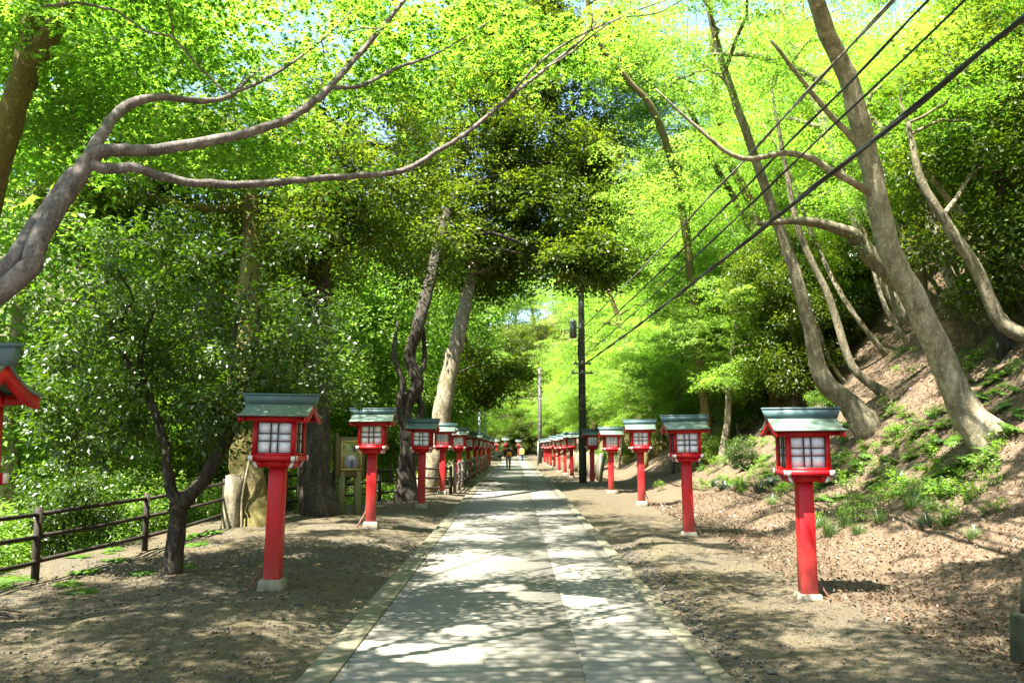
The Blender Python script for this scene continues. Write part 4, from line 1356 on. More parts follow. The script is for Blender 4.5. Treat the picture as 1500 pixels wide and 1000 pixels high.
tree('maple_tree', 'near maple whose long bare limbs sweep across the top left over the road', 'tree', LEFT, tl, [0.12, 0.10, 0.065, 0.062, 0.06, 0.055],
     [pxblob(250, 60, 7.0, 260, 90, 1.5, 1.3), pxblob(520, 60, 7.8, 260, 110, 1.6, 1.3), pxblob(760, 40, 8.3, 150, 70, 1.2, .55), pxblob(430, 190, 7.4, 200, 50, 1.0, .5), pxblob(280, 215, 7.6, 120, 45, .8, .25), pxblob(120, 130, 8.0, 150, 110, 1.2, .5),
      ((-1.4, 2.6, 7.9), (2.7, 3.2, 0.8), 6.4), ((-5.6, 2.8, 7.0), (3.0, 3.4, 0.8), 6.2), ((1.7, 3.0, 8.6), (1.9, 3.0, 0.8), 3.8)], 'maple_leaf', 'bark_maple', 'pad', 640, 74, 0.088, 0.5, 'maple5', 201, 4, 0.25, 10, extra_limbs=limbs, limb_from=0.25, limb_scale=0.78)  # blobs on this line are out of view, added to shade the near ground
# trunk at the top left corner
b0 = np.array([-6.3, 7.2, hz(-6.3, 7.2)])
P = [b0, at(-95, 600, 7.2), at(-55, 430, 7.2), at(-16, 280, 7.1), at(20, 160, 7.0), at(38, 105, 7.0), at(92, 20, 6.9), at(125, -60, 6.9), at(160, -200, 6.8)]
tree('maple_tree', 'dark forked trunk at the top left corner', 'tree', LEFT, P, [0.16, 0.15, 0.13, 0.12, 0.105, 0.10, 0.08, 0.07, 0.04],
     [((-2.2, 11.8, 9.9), (2.8, 4.2, 0.8), 1.9), ((-6.6, 11.0, 9.6), (2.4, 2.8, 0.8), .9), ((-7.2, 6.0, 8.2), (1.8, 2.4, .7), .8), pxblob(120, 60, 8.5, 150, 100, 1.5, .8), pxblob(40, 200, 8.8, 90, 60, 1.2, .25)], 'maple_leaf', 'bark_moss', 'pad', 220, 110, 0.125, 0.6, 'maple3', 202, 9,  # first three blobs, mostly out of view, are added to shade road and verge
     extra_limbs=[([at(36, 125, 7.0), at(38, 60, 7.1), at(62, -20, 7.2), at(70, -120, 7.2)], [0.10, 0.085, 0.08, 0.05])])
# small camellia-like evergreen by the fence
g = np.array([-4.42, 11.25, hz(-4.42, 11.25)])
P = [g, at(260, 760, 11.25), at(258, 742, 11.25)]
tree('evergreen_tree', 'small glossy evergreen with a forked trunk in front of the pole fence', 'tree', LEFT, P, [0.115, 0.11, 0.115],
     [pxblob(300, 470, 11.6, 250, 150, 1.7, 1.6), pxblob(150, 560, 11.4, 110, 100, 1.2, .6), pxblob(430, 520, 11.6, 110, 110, 1.2, .6), pxblob(330, 620, 11.3, 100, 55, 0.9, .3), pxblob(170, 650, 11.4, 110, 40, .8, .22)], 'camellia_leaf', 'bark_dark', 'clump', 210, 75, 0.075, 0.36, 'oval', 203, 9, 0.3, 10, limb_from=0.6,
     extra_limbs=[([at(258, 744, 11.25), at(246, 690, 11.2), at(240, 640, 11.2), at(215, 570, 11.2), at(205, 520, 11.3), at(230, 440, 11.4)], [0.09, 0.07, 0.06, 0.045, 0.04, 0.02]),
                  ([at(260, 744, 11.25), at(300, 700, 11.25), at(330, 645, 11.3), at(352, 605, 11.3), at(372, 520, 11.4), at(380, 440, 11.5)], [0.09, 0.085, 0.08, 0.06, 0.045, 0.02]),
                  ([at(330, 645, 11.3), at(338, 560, 11.3), at(345, 480, 11.5), at(370, 400, 11.6)], [0.05, 0.04, 0.03, 0.015]),
                  ([at(215, 570, 11.2), at(180, 520, 11.2), at(165, 490, 11.3), at(130, 430, 11.4)], [0.04, 0.032, 0.025, 0.012])])
# stout mossy trunk, whitish stump, dark trunk
g = np.array([-4.95, 16.4, hz(-4.95, 16.4)])
P = [g, at(366, 720, 16.4), at(357, 650, 16.4), at(352, 560, 16.5), at(362, 450, 16.8), at(370, 330, 17), at(360, 200, 17.2)]
tree('evergreen_tree', 'stout yellow mossy trunk left of the nearest full lantern', 'tree', LEFT, P, [0.34, 0.30, 0.26, 0.24, 0.22, 0.18, 0.10],
     [pxblob(330, 230, 17.2, 230, 110, 2.4), pxblob(180, 300, 17.5, 150, 90, 2.0, .6), pxblob(460, 300, 17.5, 130, 110, 2.0, .6)], 'evergreen_leaf', 'bark_moss', 'clump', 170, 130, 0.10, 0.6, 'oval', 204, 9)
sp = np.array([-5.22, 16.0])
root = empty('tree_stump', (sp[0], sp[1], hz(*sp)), 'pale bleached stump at the fence beside the stout mossy trunk', 'stump', LEFT)
rng = np.random.RandomState(77)
MB().tube([(0, 0, -0.3), (0, 0, 0), (0.01, 0, 0.5), (0.02, 0, 0.95)], [0.21, 0.185, 0.165, 0.16], 12, True, 0.06, rng).build('trunk', 'bark_grey', root, True)
MB().tube([(0.02, 0, 0.95), (0.02, 0, 0.97)], [0.15, 0.10], 12, True, 0.03, rng).build('cut_face', 'bark_grey', root)
MB().tube(smooth_path([(0.22, -0.1, -0.1), (0.20, -0.08, 0.5), (0.25, -0.02, 1.0), (0.3, 0.1, 1.5)], 4), [0.022] * 13, 6).build('dead_stem', 'bark_grey', root, True)
g = np.array([-4.1, 18.2, hz(-4.1, 18.2)])
P = [g, at(461, 700, 18.2), at(463, 600, 18.3), at(466, 480, 18.5), at(470, 330, 18.8), at(480, 180, 19)]
tree('evergreen_tree', 'thick dark upright trunk directly behind the nearest full lantern', 'tree', LEFT, P, [0.34, 0.32, 0.30, 0.27, 0.22, 0.10],
     [pxblob(500, 200, 19.5, 170, 130, 2.6), pxblob(430, 380, 19.5, 130, 80, 2.0, .5), pxblob(580, 330, 19.5, 120, 100, 2.0, .6)], 'evergreen_leaf', 'bark_dark', 'clump', 170, 130, 0.10, 0.62, 'oval', 205, 9)
# twisted black trunk
g = np.array([-2.95, 23.6, hz(-2.95, 23.6)])
P = [g, at(596, 690, 23.6), at(599, 640, 23.6), at(594, 600, 23.6), at(612, 560, 23.6), at(600, 525, 23.7), at(612, 480, 23.7), at(622, 440, 24.2), at(650, 330, 26.5), at(690, 200, 28.5)]
tree('evergreen_tree', 'twisted black trunk carrying the great dark crown over the road', 'tree', LEFT, P, [0.27, 0.24, 0.22, 0.19, 0.17, 0.16, 0.17, 0.17, 0.15, 0.08],
     [pxblob(720, 190, 29.5, 170, 140, 2.8, 1.6), pxblob(800, 320, 29, 120, 75, 2.2, .7), pxblob(640, 330, 28, 110, 70, 2.2, .6), pxblob(770, 60, 30, 150, 90, 2.2, 1.2), pxblob(858, 378, 28, 78, 40, 1.6, .5), pxblob(868, 250, 29, 50, 95, 1.8, .5)], 'evergreen_leaf', 'bark_dark', 'pad', 540, 120, 0.145, 0.7, 'oval', 206, 12, 0.45,
     extra_limbs=[([at(597, 650, 23.5), at(585, 600, 23.4), at(590, 560, 23.4), at(578, 520, 23.4), at(582, 470, 23.5)], [0.11, 0.10, 0.085, 0.07, 0.03]),
                  ([at(600, 640, 23.6), at(618, 600, 23.7), at(607, 565, 23.8), at(622, 530, 23.8), at(618, 470, 23.9)], [0.12, 0.10, 0.09, 0.08, 0.05])])
# leaning trunk beside it
g = np.array([-2.85, 27.6, hz(-2.85, 27.6)])
P = [g, at(640, 650, 27.6), at(650, 590, 27.6), at(662, 530, 27.7), at(676, 470, 27.8), at(688, 420, 28.6), at(710, 300, 31)]
tree('evergreen_tree', 'straight grey trunk leaning right behind the twisted black trunk', 'tree', LEFT, P, [0.33, 0.31, 0.29, 0.26, 0.23, 0.20, 0.08],
     [pxblob(720, 380, 32, 120, 60, 2.2, .9), pxblob(722, 555, 36, 62, 45, 2, .5), pxblob(800, 230, 31.5, 95, 150, 2.2, 1.0)], 'evergreen_leaf', 'bark_grey', 'pad', 180, 115, 0.15, 0.7, 'oval', 207, 9)

# ------------------------------------------------------------------ trees of the background: a few kinds, copied one by one
def template(name, label, cat, h, lean, blobs, leafm, bark, style, nc, nl, leaf, r, kind, seed, trunk_r=0.16, limbs=6):
    rg = np.random.RandomState(seed)
    pts = [np.array([0, 0, 0.0])]
    for q in (0.2, 0.45, 0.7, 0.95):
        pts.append(np.array([lean[0] * q + rg.uniform(-.2, .2), lean[1] * q + rg.uniform(-.2, .2), h * q]))
    t = tree(name, label, cat, None, pts, [trunk_r, trunk_r * .9, trunk_r * .75, trunk_r * .5, trunk_r * .2], blobs, leafm, bark, style, nc, nl, leaf, r, kind, seed, limbs)
    return t


TPL = {
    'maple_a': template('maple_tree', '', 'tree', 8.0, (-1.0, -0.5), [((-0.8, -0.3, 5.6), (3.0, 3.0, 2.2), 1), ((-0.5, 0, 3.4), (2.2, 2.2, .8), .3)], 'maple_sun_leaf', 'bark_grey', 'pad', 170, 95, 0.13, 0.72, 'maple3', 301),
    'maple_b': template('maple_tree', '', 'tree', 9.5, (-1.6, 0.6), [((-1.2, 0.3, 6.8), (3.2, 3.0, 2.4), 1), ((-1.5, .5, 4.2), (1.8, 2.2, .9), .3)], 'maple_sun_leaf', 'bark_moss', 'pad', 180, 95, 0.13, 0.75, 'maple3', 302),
    'broad_a': template('leafy_tree', '', 'tree', 9.0, (0.4, 0.3), [((0.2, 0, 6.0), (2.8, 2.8, 2.8), 1), ((0, 0, 3.0), (2.2, 2.2, 1.4), .4)], 'valley_leaf', 'bark_grey', 'clump', 150, 85, 0.14, 0.75, 'oval', 303),
    'broad_b': template('leafy_tree', '', 'tree', 12.0, (-0.5, 0.5), [((-0.3, 0.2, 8.0), (3.2, 3.2, 3.6), 1), ((0, 0, 4.0), (2.0, 2.4, 1.4), .3)], 'valley_leaf', 'bark_pale', 'clump', 170, 85, 0.15, 0.85, 'oval', 304),
    'dark_a': template('evergreen_tree', '', 'tree', 10.0, (0.2, -0.3), [((0.1, 0, 6.3), (2.8, 2.8, 3.2), 1), ((0, 0, 2.6), (2.2, 2.2, 1.3), .35)], 'evergreen_leaf', 'bark_dark', 'clump', 170, 85, 0.15, 0.8, 'oval', 305),
    'maple_c': template('maple_tree', '', 'tree', 16.0, (-1.5, 0.3), [((-1.2, 0.2, 11.0), (4.6, 4.6, 4.2), 1), ((-1.0, 0, 5.6), (3.2, 3.2, 1.6), .3)], 'maple_sun_leaf', 'bark_moss', 'pad', 300, 70, 0.15, 0.9, 'maple3', 308, 0.22, 9),
    'shrub_a': template('evergreen_shrub', '', 'shrub', 2.2, (-0.3, -0.1), [((-0.1, 0, 1.3), (1.1, 1.1, 0.9), 1)], 'camellia_leaf', 'bark_dark', 'clump', 50, 80, 0.085, 0.36, 'oval', 306, 0.04, 4),
    'shrub_b': template('leafy_shrub', '', 'shrub', 1.8, (-0.2, 0.1), [((-0.1, 0, 1.0), (1.0, 0.9, 0.8), 1)], 'valley_leaf', 'bark_pale', 'clump', 44, 70, 0.08, 0.36, 'oval', 307, 0.03, 4),
}
TPL_USED = set()
PLANTED = []


def plant(kind, x, y, s, rz, label, group, dz=0.0, tilt=(0, 0)):
    t = TPL[kind]
    if kind in TPL_USED:
        t = copy_tree(t)
    TPL_USED.add(kind)
    t.location = (x, y, hz(x, y) + dz)
    t.rotation_euler = (tilt[0], tilt[1], rz)
    t.scale = (s, s, s * 1.0)
    tag(t, label, None, group)
    PLANTED.append((label, x, y, t))
    return t


rng = np.random.RandomState(55)
# right bank, row upon row up the slope
for x, y, k, s in [(9.5, 16.5, 'dark_a', .75), (12.5, 14, 'maple_a', .9), (13.5, 19, 'dark_a', .9), (10.5, 21.5, 'maple_b', .85), (8.3, 25.5, 'dark_a', .62), (15, 24, 'maple_a', 1.0), (12, 28, 'dark_a', .95), (18, 18, 'maple_b', 1.0), (19, 29, 'dark_a', 1.1),
                   (16, 9.5, 'maple_a', .9), (19, 13, 'dark_a', .9), (9.5, 32, 'maple_b', .9), (7.6, 38, 'maple_a', .8), (11.5, 38, 'dark_a', .9), (15, 35, 'maple_b', 1.1), (8.6, 45, 'maple_b', .9), (13, 45, 'maple_a', 1.1), (7.5, 52, 'maple_a', .9), (11, 55, 'maple_b', 1.1),
                   (17, 50, 'maple_a', 1.2), (7.2, 61, 'maple_b', .9), (11, 68, 'maple_a', 1.1), (7.0, 72, 'maple_a', .9), (6.8, 84, 'maple_b', 1.0), (10, 82, 'maple_a', 1.1), (24, 40, 'maple_b', 1.3), (26, 24, 'dark_a', 1.2), (24, 60, 'maple_a', 1.3), (6.6, 96, 'maple_b', 1.0), (12, 100, 'maple_a', 1.2),
                   (22, 78, 'maple_b', 1.4), (30, 50, 'maple_a', 1.4), (9.2, 28.5, 'maple_a', .8), (14, 31, 'maple_a', 1.0), (17, 40, 'dark_a', 1.1), (20, 35, 'maple_b', 1.2), (13, 51, 'dark_a', 1.0), (15.5, 60, 'maple_b', 1.2), (19.5, 55, 'maple_b', 1.2), (9, 47.5, 'maple_b', 1.0), (22, 47, 'maple_a', 1.3),
                   (22, 19, 'maple_a', 1.1), (22, 12, 'maple_b', 1.0), (26, 16, 'maple_a', 1.2), (28, 30, 'maple_a', 1.3), (17.5, 22, 'dark_a', 1.0), (21, 25, 'maple_b', 1.1), (13.5, 10.5, 'dark_a', .7), (16, 14.5, 'dark_a', .8), (11, 11.3, 'maple_b', .7), (15, 70, 'maple_b', 1.3), (19, 68, 'dark_a', 1.2), (12, 76, 'maple_a', 1.2), (28, 62, 'maple_b', 1.5), (16, 88, 'maple_b', 1.4), (14, 110, 'maple_a', 1.4), (20, 108, 'maple_b', 1.5), (30, 80, 'maple_a', 1.6), (36, 50, 'maple_b', 1.6), (36, 92, 'maple_b', 1.7), (8.5, 108, 'maple_a', 1.2), (32, 34, 'maple_b', 1.4), (34, 70, 'maple_a', 1.5), (26, 95, 'maple_b', 1.5)]:
    bright = k.startswith('maple')
    plant(k, x, y, s, rng.uniform(0, 6.28), 'bright green maple in the woods up the right bank' if bright else 'dark evergreen among the maples up the right bank', 'maples up the bank' if bright else 'evergreens up the bank')
# slim curved stems standing on the upper bank
def stem_tpl(seed, h):
    rg = np.random.RandomState(seed)
    lx_ = -rg.uniform(.25, .5) * h
    pts = [np.array([0, 0, 0.]), np.array([lx_ * .35, rg.uniform(-.2, .2), h * .22]), np.array([lx_ * .55, rg.uniform(-.3, .3), h * .5]), np.array([lx_ * .8, rg.uniform(-.3, .3), h * .78]), np.array([lx_, 0, h])]
    return tree('slim_maple_tree', '', 'tree', None, pts, [.075, .065, .055, .04, .02], [((lx_ * .95, 0, h * .92), (1.3, 1.3, .9), 1)], 'maple_leaf', ['bark_pale', 'bark_grey'][seed % 2], 'pad', 34, 60, .09, .6, 'maple3', seed, 3)


TPL['stem_a'], TPL['stem_b'], TPL['stem_c'] = stem_tpl(320, 5.5), stem_tpl(321, 6.5), stem_tpl(322, 4.8)
for k in range(30):
    px, py = [(1330, 400), (1480, 420), (1400, 360), (1455, 395), (1250, 470), (1215, 500), (1360, 470), (1300, 520), (1470, 300), (1420, 320), (1380, 430), (1160, 520), (1190, 570), (1110, 560), (1090, 600), (1280, 400), (1440, 450), (1240, 560), (1500, 350), (1350, 350),
              (1065, 590), (1030, 620), (1005, 630), (980, 640), (1140, 500), (1225, 430), (1300, 450), (1410, 410), (1495, 390), (1330, 500)][k]
    g = on_ground(px, py)
    plant('stem_' + 'abc'[k % 3], g[0], g[1], rng.uniform(.75, 1.15), rng.uniform(-.7, .7), 'slim curved maple stem among others on the upper bank', 'slim stems on the upper bank', -0.1)
# trees hanging over the far part of the road from the right and left
for x, y, k, s in [(9.5, 33, 'maple_c', 1.0), (6.8, 52, 'maple_c', 1.3), (6.0, 66, 'maple_c', 1.4), (7.5, 90, 'maple_c', 1.5), (12, 75, 'maple_c', 1.6), (6.2, 30, 'maple_b', .8), (4.6, 103, 'maple_c', 1.0), (-4.8, 99, 'maple_c', 1.0), (-3.8, 112, 'maple_b', 1.2), (3.4, 114, 'maple_a', 1.1), (8.4, 42, 'maple_c', 1.0), (10.5, 54, 'maple_c', 1.15), (8.6, 66, 'maple_c', 1.1), (12.5, 40, 'maple_c', 1.2), (14, 64, 'maple_c', 1.3), (8.5, 80, 'maple_c', 1.1), (6.6, 27.5, 'maple_a', .8), (7.0, 31.5, 'maple_b', .9), (6.4, 35.5, 'maple_a', .8), (6.2, 41, 'maple_b', .85), (9.2, 36, 'maple_b', 1.15), (9.8, 42, 'maple_a', 1.2), (8.6, 50, 'maple_b', 1.2), (5.6, 47, 'maple_a', .75), (5.4, 58, 'maple_b', .8), (5.0, 70, 'maple_a', .9), (5.0, 88, 'maple_b', .9)]:
    plant(k, x, y, s, rng.uniform(2.6, 3.6), 'bright maple standing behind the far right lanterns', 'maples behind the far right lanterns')
for x, y, k, s in [(-4.2, 37, 'broad_b', 1.15), (-6.5, 44, 'broad_b', 1.3), (-4.4, 54, 'broad_b', 1.2), (-7, 62, 'broad_b', 1.4), (-8.5, 34, 'broad_b', 1.3), (-11, 46, 'broad_b', 1.5), (-4.6, 33, 'broad_a', .8), (-5.0, 41, 'broad_b', .75), (-4.4, 49, 'broad_a', .85), (-5.2, 58, 'broad_b', .8), (-4.6, 68, 'broad_a', 1.0), (-5.4, 80, 'broad_b', .9), (-4.6, 92, 'broad_a', .9), (-6, 104, 'broad_b', 1.0)]:
    plant(k, x, y, s, rng.uniform(0, 6.28), 'leafy tree behind the railing and the far left lanterns' if k != 'dark_a' else 'dark evergreen at the far left of the road end', 'trees behind the railing' if k != 'dark_a' else 'evergreens at the road end')
# valley beyond the fence
vs = []
for y in (9, 13.5, 18, 23, 28, 34, 41, 50, 60, 72):
    for d in (3.6, 7.2, 11.5, 17, 24):
        vs.append((float(xleft(np.array(y))) - d * (1 + y / 90) + rng.uniform(-1, 1), y + rng.uniform(-1.8, 1.8), d))
for x, y, d in vs:
    if x / max(y, 1) < -0.95 or (y < 14 and d < 4):
        continue
    k = ['broad_a', 'broad_b', 'broad_a', 'broad_b', 'dark_a'][rng.randint(5)]
    plant(k, x, y, rng.uniform(.8, 1.1) * (1 + y / 160), rng.uniform(0, 6.28), 'sunlit leafy tree in the valley beyond the fence' if k != 'dark_a' else 'dark evergreen in the valley beyond the fence', 'valley trees' if k != 'dark_a' else 'valley evergreens')
# the wooded hill that closes the road
for x, y, k, s in [(-1.5, 123.5, 'dark_a', .55), (1.2, 124, 'dark_a', .6), (3.6, 123.5, 'dark_a', .6), (-4.2, 124, 'dark_a', .6), (0, 126, 'dark_a', .8), (2.6, 127, 'dark_a', .9), (6.5, 125, 'dark_a', .7), (-6.5, 125, 'dark_a', .7), (-3, 127, 'dark_a', 1.2), (1.5, 129, 'dark_a', 1.3), (5, 126, 'dark_a', 1.1), (-8, 128, 'dark_a', 1.3), (9, 130, 'maple_a', 1.3), (-13, 130, 'broad_b', 1.4), (-1, 136, 'dark_a', 1.5), (5, 138, 'dark_a', 1.5), (-7, 138, 'broad_b', 1.5), (12, 140, 'maple_b', 1.6), (-16, 142, 'broad_b', 1.6),
                   (0, 148, 'broad_b', 1.7), (8, 150, 'maple_b', 1.8), (-9, 150, 'broad_a', 1.8), (18, 150, 'maple_a', 1.8), (-24, 135, 'broad_b', 1.7), (-20, 155, 'broad_b', 1.9), (4, 162, 'maple_b', 2.0), (-4, 164, 'broad_b', 2.0), (26, 140, 'maple_b', 1.8)]:
    plant(k, x, y, s, rng.uniform(0, 6.28), {'d': 'dark evergreen on the hill that closes the road', 'm': 'bright maple on the hill that closes the road', 'b': 'leafy tree on the hill that closes the road'}[k[0]], 'hill trees, ' + {'d': 'evergreens', 'm': 'maples', 'b': 'leafy'}[k[0]])

# shrubs on the bank and along the valley edge
for px, py, k, s in [(1085, 640, 'shrub_b', 1.1), (1045, 680, 'shrub_b', .7), (1110, 600, 'shrub_b', 1.1), (1165, 560, 'shrub_a', 1.0), (1235, 520, 'shrub_a', 1.1), (1180, 480, 'shrub_a', 1.2), (1270, 450, 'shrub_a', .7), (1130, 520, 'shrub_a', 1.2), (1000, 650, 'shrub_b', .9), (955, 670, 'shrub_b', .9),
                     (915, 680, 'shrub_b', .9), (880, 690, 'shrub_b', .9), (1300, 420, 'shrub_a', 1.1), (1470, 330, 'shrub_a', 1.1), (1430, 350, 'shrub_b', 1.0), (1210, 610, 'shrub_b', .5), (1090, 690, 'shrub_a', .45)]:
    g = on_ground(px, py)
    plant(k, g[0], g[1], s, rng.uniform(0, 6.28), 'glossy dark shrub among the trunks on the bank' if k == 'shrub_a' else 'pale leafy shrub on the lower bank behind the lanterns', 'dark shrubs on the bank' if k == 'shrub_a' else 'pale shrubs on the bank', -0.1)
for x, y, k, s in [(-7.6, 9.3, 'shrub_b', .9), (-7.4, 11.4, 'shrub_b', .8), (-8.2, 13, 'shrub_b', 1.0), (-7.2, 14.2, 'shrub_a', .8), (-7.0, 16.3, 'shrub_b', .9), (-6.6, 18.2, 'shrub_b', .8), (-6.2, 20.4, 'shrub_a', .9), (-5.4, 23, 'shrub_b', .8), (-4.2, 26, 'shrub_b', .8), (-3.4, 29, 'shrub_b', .55), (-3.3, 31.5, 'shrub_b', .6), (-3.2, 34.5, 'shrub_b', .7), (-9, 8.5, 'shrub_b', 1.1), (-9.5, 11.5, 'shrub_a', 1.1), (-8.8, 15.5, 'shrub_b', 1.1), (-7.9, 19, 'shrub_b', 1.1), (-6.9, 23, 'shrub_b', 1.1)]:
    plant(k, x, y, s, rng.uniform(0, 6.28), 'leafy shrub just beyond the valley fence' if k == 'shrub_b' else 'glossy dark shrub just beyond the valley fence', 'pale shrubs beyond the fence' if k == 'shrub_b' else 'dark shrubs beyond the fence', -0.15)

# each background plant is told apart by what it stands behind, and how far back
ORD = 'nearest second third fourth fifth sixth seventh eighth ninth tenth eleventh twelfth thirteenth fourteenth fifteenth sixteenth seventeenth eighteenth nineteenth twentieth'.split()
MARKS = [(-1e9, 'the left picture edge'), (0, 'the cut off lantern'), (120, 'the small glossy evergreen'), (330, 'the nearest full lantern'), (440, 'the thick dark trunk'), (500, 'the notice board'), (580, 'the twisted black trunk'), (640, 'the roadside railing'),
         (748, 'the end of the road'), (800, 'the far right lanterns'), (845, 'the utility pole'), (880, 'the fourth bank lantern'), (915, 'the third bank lantern'), (965, 'the second bank lantern'), (1050, 'the gap between the two nearest bank lanterns'),
         (1150, 'the nearest bank lantern'), (1240, 'the thickest leaning trunk'), (1400, 'the hooked trunk'), (1500, 'the right picture edge')]
seen = {}
for label, x, y, t in sorted(PLANTED, key=lambda q: math.hypot(q[1], q[2])):
    px = 754 + x / y * FPX
    mark = [m for p_, m in MARKS if px >= p_][-1]
    stem_ = t.name.split('.')[0]
    desc = {'maple_tree': 'bright green maple', 'leafy_tree': 'fresh green leafy tree', 'evergreen_tree': 'dark evergreen tree', 'evergreen_shrub': 'glossy dark shrub', 'leafy_shrub': 'pale leafy shrub', 'slim_maple_tree': 'slim curved maple stem'}[stem_]
    k = seen[(desc, mark)] = seen.get((desc, mark), -1) + 1
    t['label'] = '%s, %s one behind %s' % (desc, ORD[min(k, len(ORD) - 1)], mark)

# ------------------------------------------------------------------ ferns, tufts, litter, stones
def fern_mesh(rg):
    P, Nn, T, S = [], [], [], []
    for f in range(11):
        a = f * 2 * math.pi / 11 + rg.uniform(-.25, .25); L = rg.uniform(.35, .6); e = rg.uniform(.5, .95)
        for s in np.linspace(.12, 1, 13):
            r = L * s * math.cos(e * (1 - s * .5)); z = L * (math.sin(e) * s - 0.55 * s * s)
            d = np.array([math.cos(a), math.sin(a), 0]); q = np.array([-math.sin(a), math.cos(a), 0])
            for sg in (-1, 1):
                P.append(d * r + (0, 0, z)); T.append(q * sg + d * .35 + np.array([0, 0, -.1])); Nn.append(np.array([0, 0, 1]) + d * .3 + rg.randn(3) * .12)
                S.append(math.sin(s * math.pi * .9 + .2))
    P, Nn, T, S = map(np.array, (P, Nn, T, S))
    n = len(P); T0, F0 = LEAF['blade']
    t = T / np.linalg.norm(T, axis=1)[:, None]; b = np.cross(Nn, t)
    s = (0.06 + 0.10 * S)[:, None, None]
    V = P[:, None] + s * (T0[None, :, 0:1] * t[:, None] + T0[None, :, 1:2] * 1.3 * b[:, None] + T0[None, :, 2:3] * Nn[:, None])
    return np_mesh('fern', V.reshape(-1, 3), (np.arange(n)[:, None, None] * 4 + F0[None]).reshape(-1, 3), 'fern_leaf', np.repeat(rg.uniform(.2, 1, n), 4))


def tuft_mesh(rg, mat, n=150, L=0.34, w=0.006):
    V, F, tn = [], [], []
    for k in range(n):
        a = rg.uniform(0, 6.28); r0 = rg.uniform(0, .10); l = L * rg.uniform(.6, 1.2); sp = rg.uniform(.25, 1.0)
        d = np.array([math.cos(a), math.sin(a), 0]); q = np.array([-math.sin(a), math.cos(a), 0]) * w * rg.uniform(.7, 1.4)
        b = len(V)
        for s in (0, .4, .75, 1.0):
            p = d * (r0 + l * sp * s * (0.5 + .5 * s)) + np.array([0, 0, l * (s - .55 * sp * s * s)])
            ww = q * (1 - s * .85)
            V += [p - ww, p + ww]
        F += [(b, b + 1, b + 3, b + 2), (b + 2, b + 3, b + 5, b + 4), (b + 4, b + 5, b + 7, b + 6)]
        tn += [rg.uniform(0, 1)] * 8
    return np_mesh('grass_tuft', np.array(V), np.array(F), mat, tn)


rg = np.random.RandomState(66)
ferns = [fern_mesh(rg) for _ in range(3)]
tufts = [tuft_mesh(rg, 'grass_blade') for _ in range(3)]
dtufts = [tuft_mesh(rg, 'dark_tuft', 170, .38, .008) for _ in range(2)]


def put(me, name, g, s, label, cat, group):
    o = link(bpy.data.objects.new(name, me))
    o.location = (g[0], g[1], hz(g[0], g[1]) - 0.02)
    o.rotation_euler = (0, -0.3 if g[0] > 4 else 0, rg.uniform(0, 6.28))
    o.scale = (s, s, s)
    tag(o, label, cat, group)


for px, py, s in [(1215, 785, 1.0), (1195, 775, .8), (1240, 770, 1.0), (1255, 785, .8), (1335, 745, 1.1), (1350, 735, 1.0), (1360, 750, .9), (1290, 765, .8), (1130, 738, .7), (1315, 705, .9), (1180, 800, .6), (1385, 770, .8), (1425, 790, .6), (1275, 745, .8)]:
    put(tufts[rg.randint(3)], 'grass_tuft', on_ground(px, py), s, 'pale grass tuft at the foot of the bank behind the nearest bank lantern', 'grass tuft', 'grass tufts at the bank foot')
for px, py, s in [(1110, 722, 1.0), (1085, 722, .9), (1060, 718, .8), (1128, 712, .8), (1360, 775, .8), (1045, 712, .7)]:
    put(dtufts[rg.randint(2)], 'dark_tuft', on_ground(px, py), s, 'dark bluish tuft low on the bank behind the second bank lantern', 'plant tuft', 'dark tufts on the bank')
for k in range(190):
    if k < 100:
        px, py = rg.uniform(1190, 1460), rg.uniform(600, 735)
        if py > 700 and px > 1400: continue
    else:
        px, py = rg.uniform(1380, 1500), rg.uniform(480, 640)
        if k > 140: px, py = rg.uniform(1020, 1200), rg.uniform(640, 720)
    g = on_ground(px, py)
    if g[0] < 4.2: continue
    put(ferns[rg.randint(3)], 'fern', g, rg.uniform(.3, .62), 'green fern growing on the litter covered bank', 'fern', 'ferns on the bank')
def seedling_mesh(rg):
    Vs, Fs, Ts, n0 = [], [], [], 0
    for k in range(7):
        a = rg.uniform(0, 6.28); h = rg.uniform(.18, .5); L = rg.uniform(.1, .35)
        p = branch_curve((0, 0, 0), (L * math.cos(a), L * math.sin(a), h), rg, .15, 5)
        V, F, _ = tube_arrays(p, np.linspace(.005, .002, 5), 3)
        F = np.concatenate([F[:, [0, 1, 2]], F[:, [0, 2, 3]]])
        Vs.append(V); Fs.append(F + n0); Ts.append(np.full(len(V), .1)); n0 += len(V)
        c = p[np.repeat([2, 3, 4], 6)] + rg.randn(18, 3) * .05
        V, F, t = leaves(c, np.array([0, 0, 1.0]) + rg.randn(18, 3) * .35, .095, 'oval', rg)
        Vs.append(V); Fs.append(F + n0); Ts.append(t); n0 += len(V)
    return np_mesh('seedling', np.concatenate(Vs), np.concatenate(Fs), 'valley_leaf', np.concatenate(Ts))


seeds = [seedling_mesh(rg) for _ in range(3)]
for k in range(190):
    px, py = (rg.uniform(1180, 1470), rg.uniform(600, 770)) if k < 80 else ((rg.uniform(960, 1200), rg.uniform(640, 730)) if k < 140 else (rg.uniform(1280, 1500), rg.uniform(380, 560)))
    g = on_ground(px, py)
    if g[0] < 4.3: continue
    put(seeds[rg.randint(3)], 'seedling', g, rg.uniform(.3, .75), 'small bright leafy seedling sprouting from the bank litter', 'seedling', 'seedlings on the bank')
for k in range(26):
    g = np.array([rg.uniform(-6.4, -4.4), rg.uniform(9.6, 15.5), 0])
    put(ferns[rg.randint(3)], 'fern', g, rg.uniform(.25, .5), 'low fern at the foot of the pole fence', 'fern', 'ferns along the fence')

rg = np.random.RandomState(67)
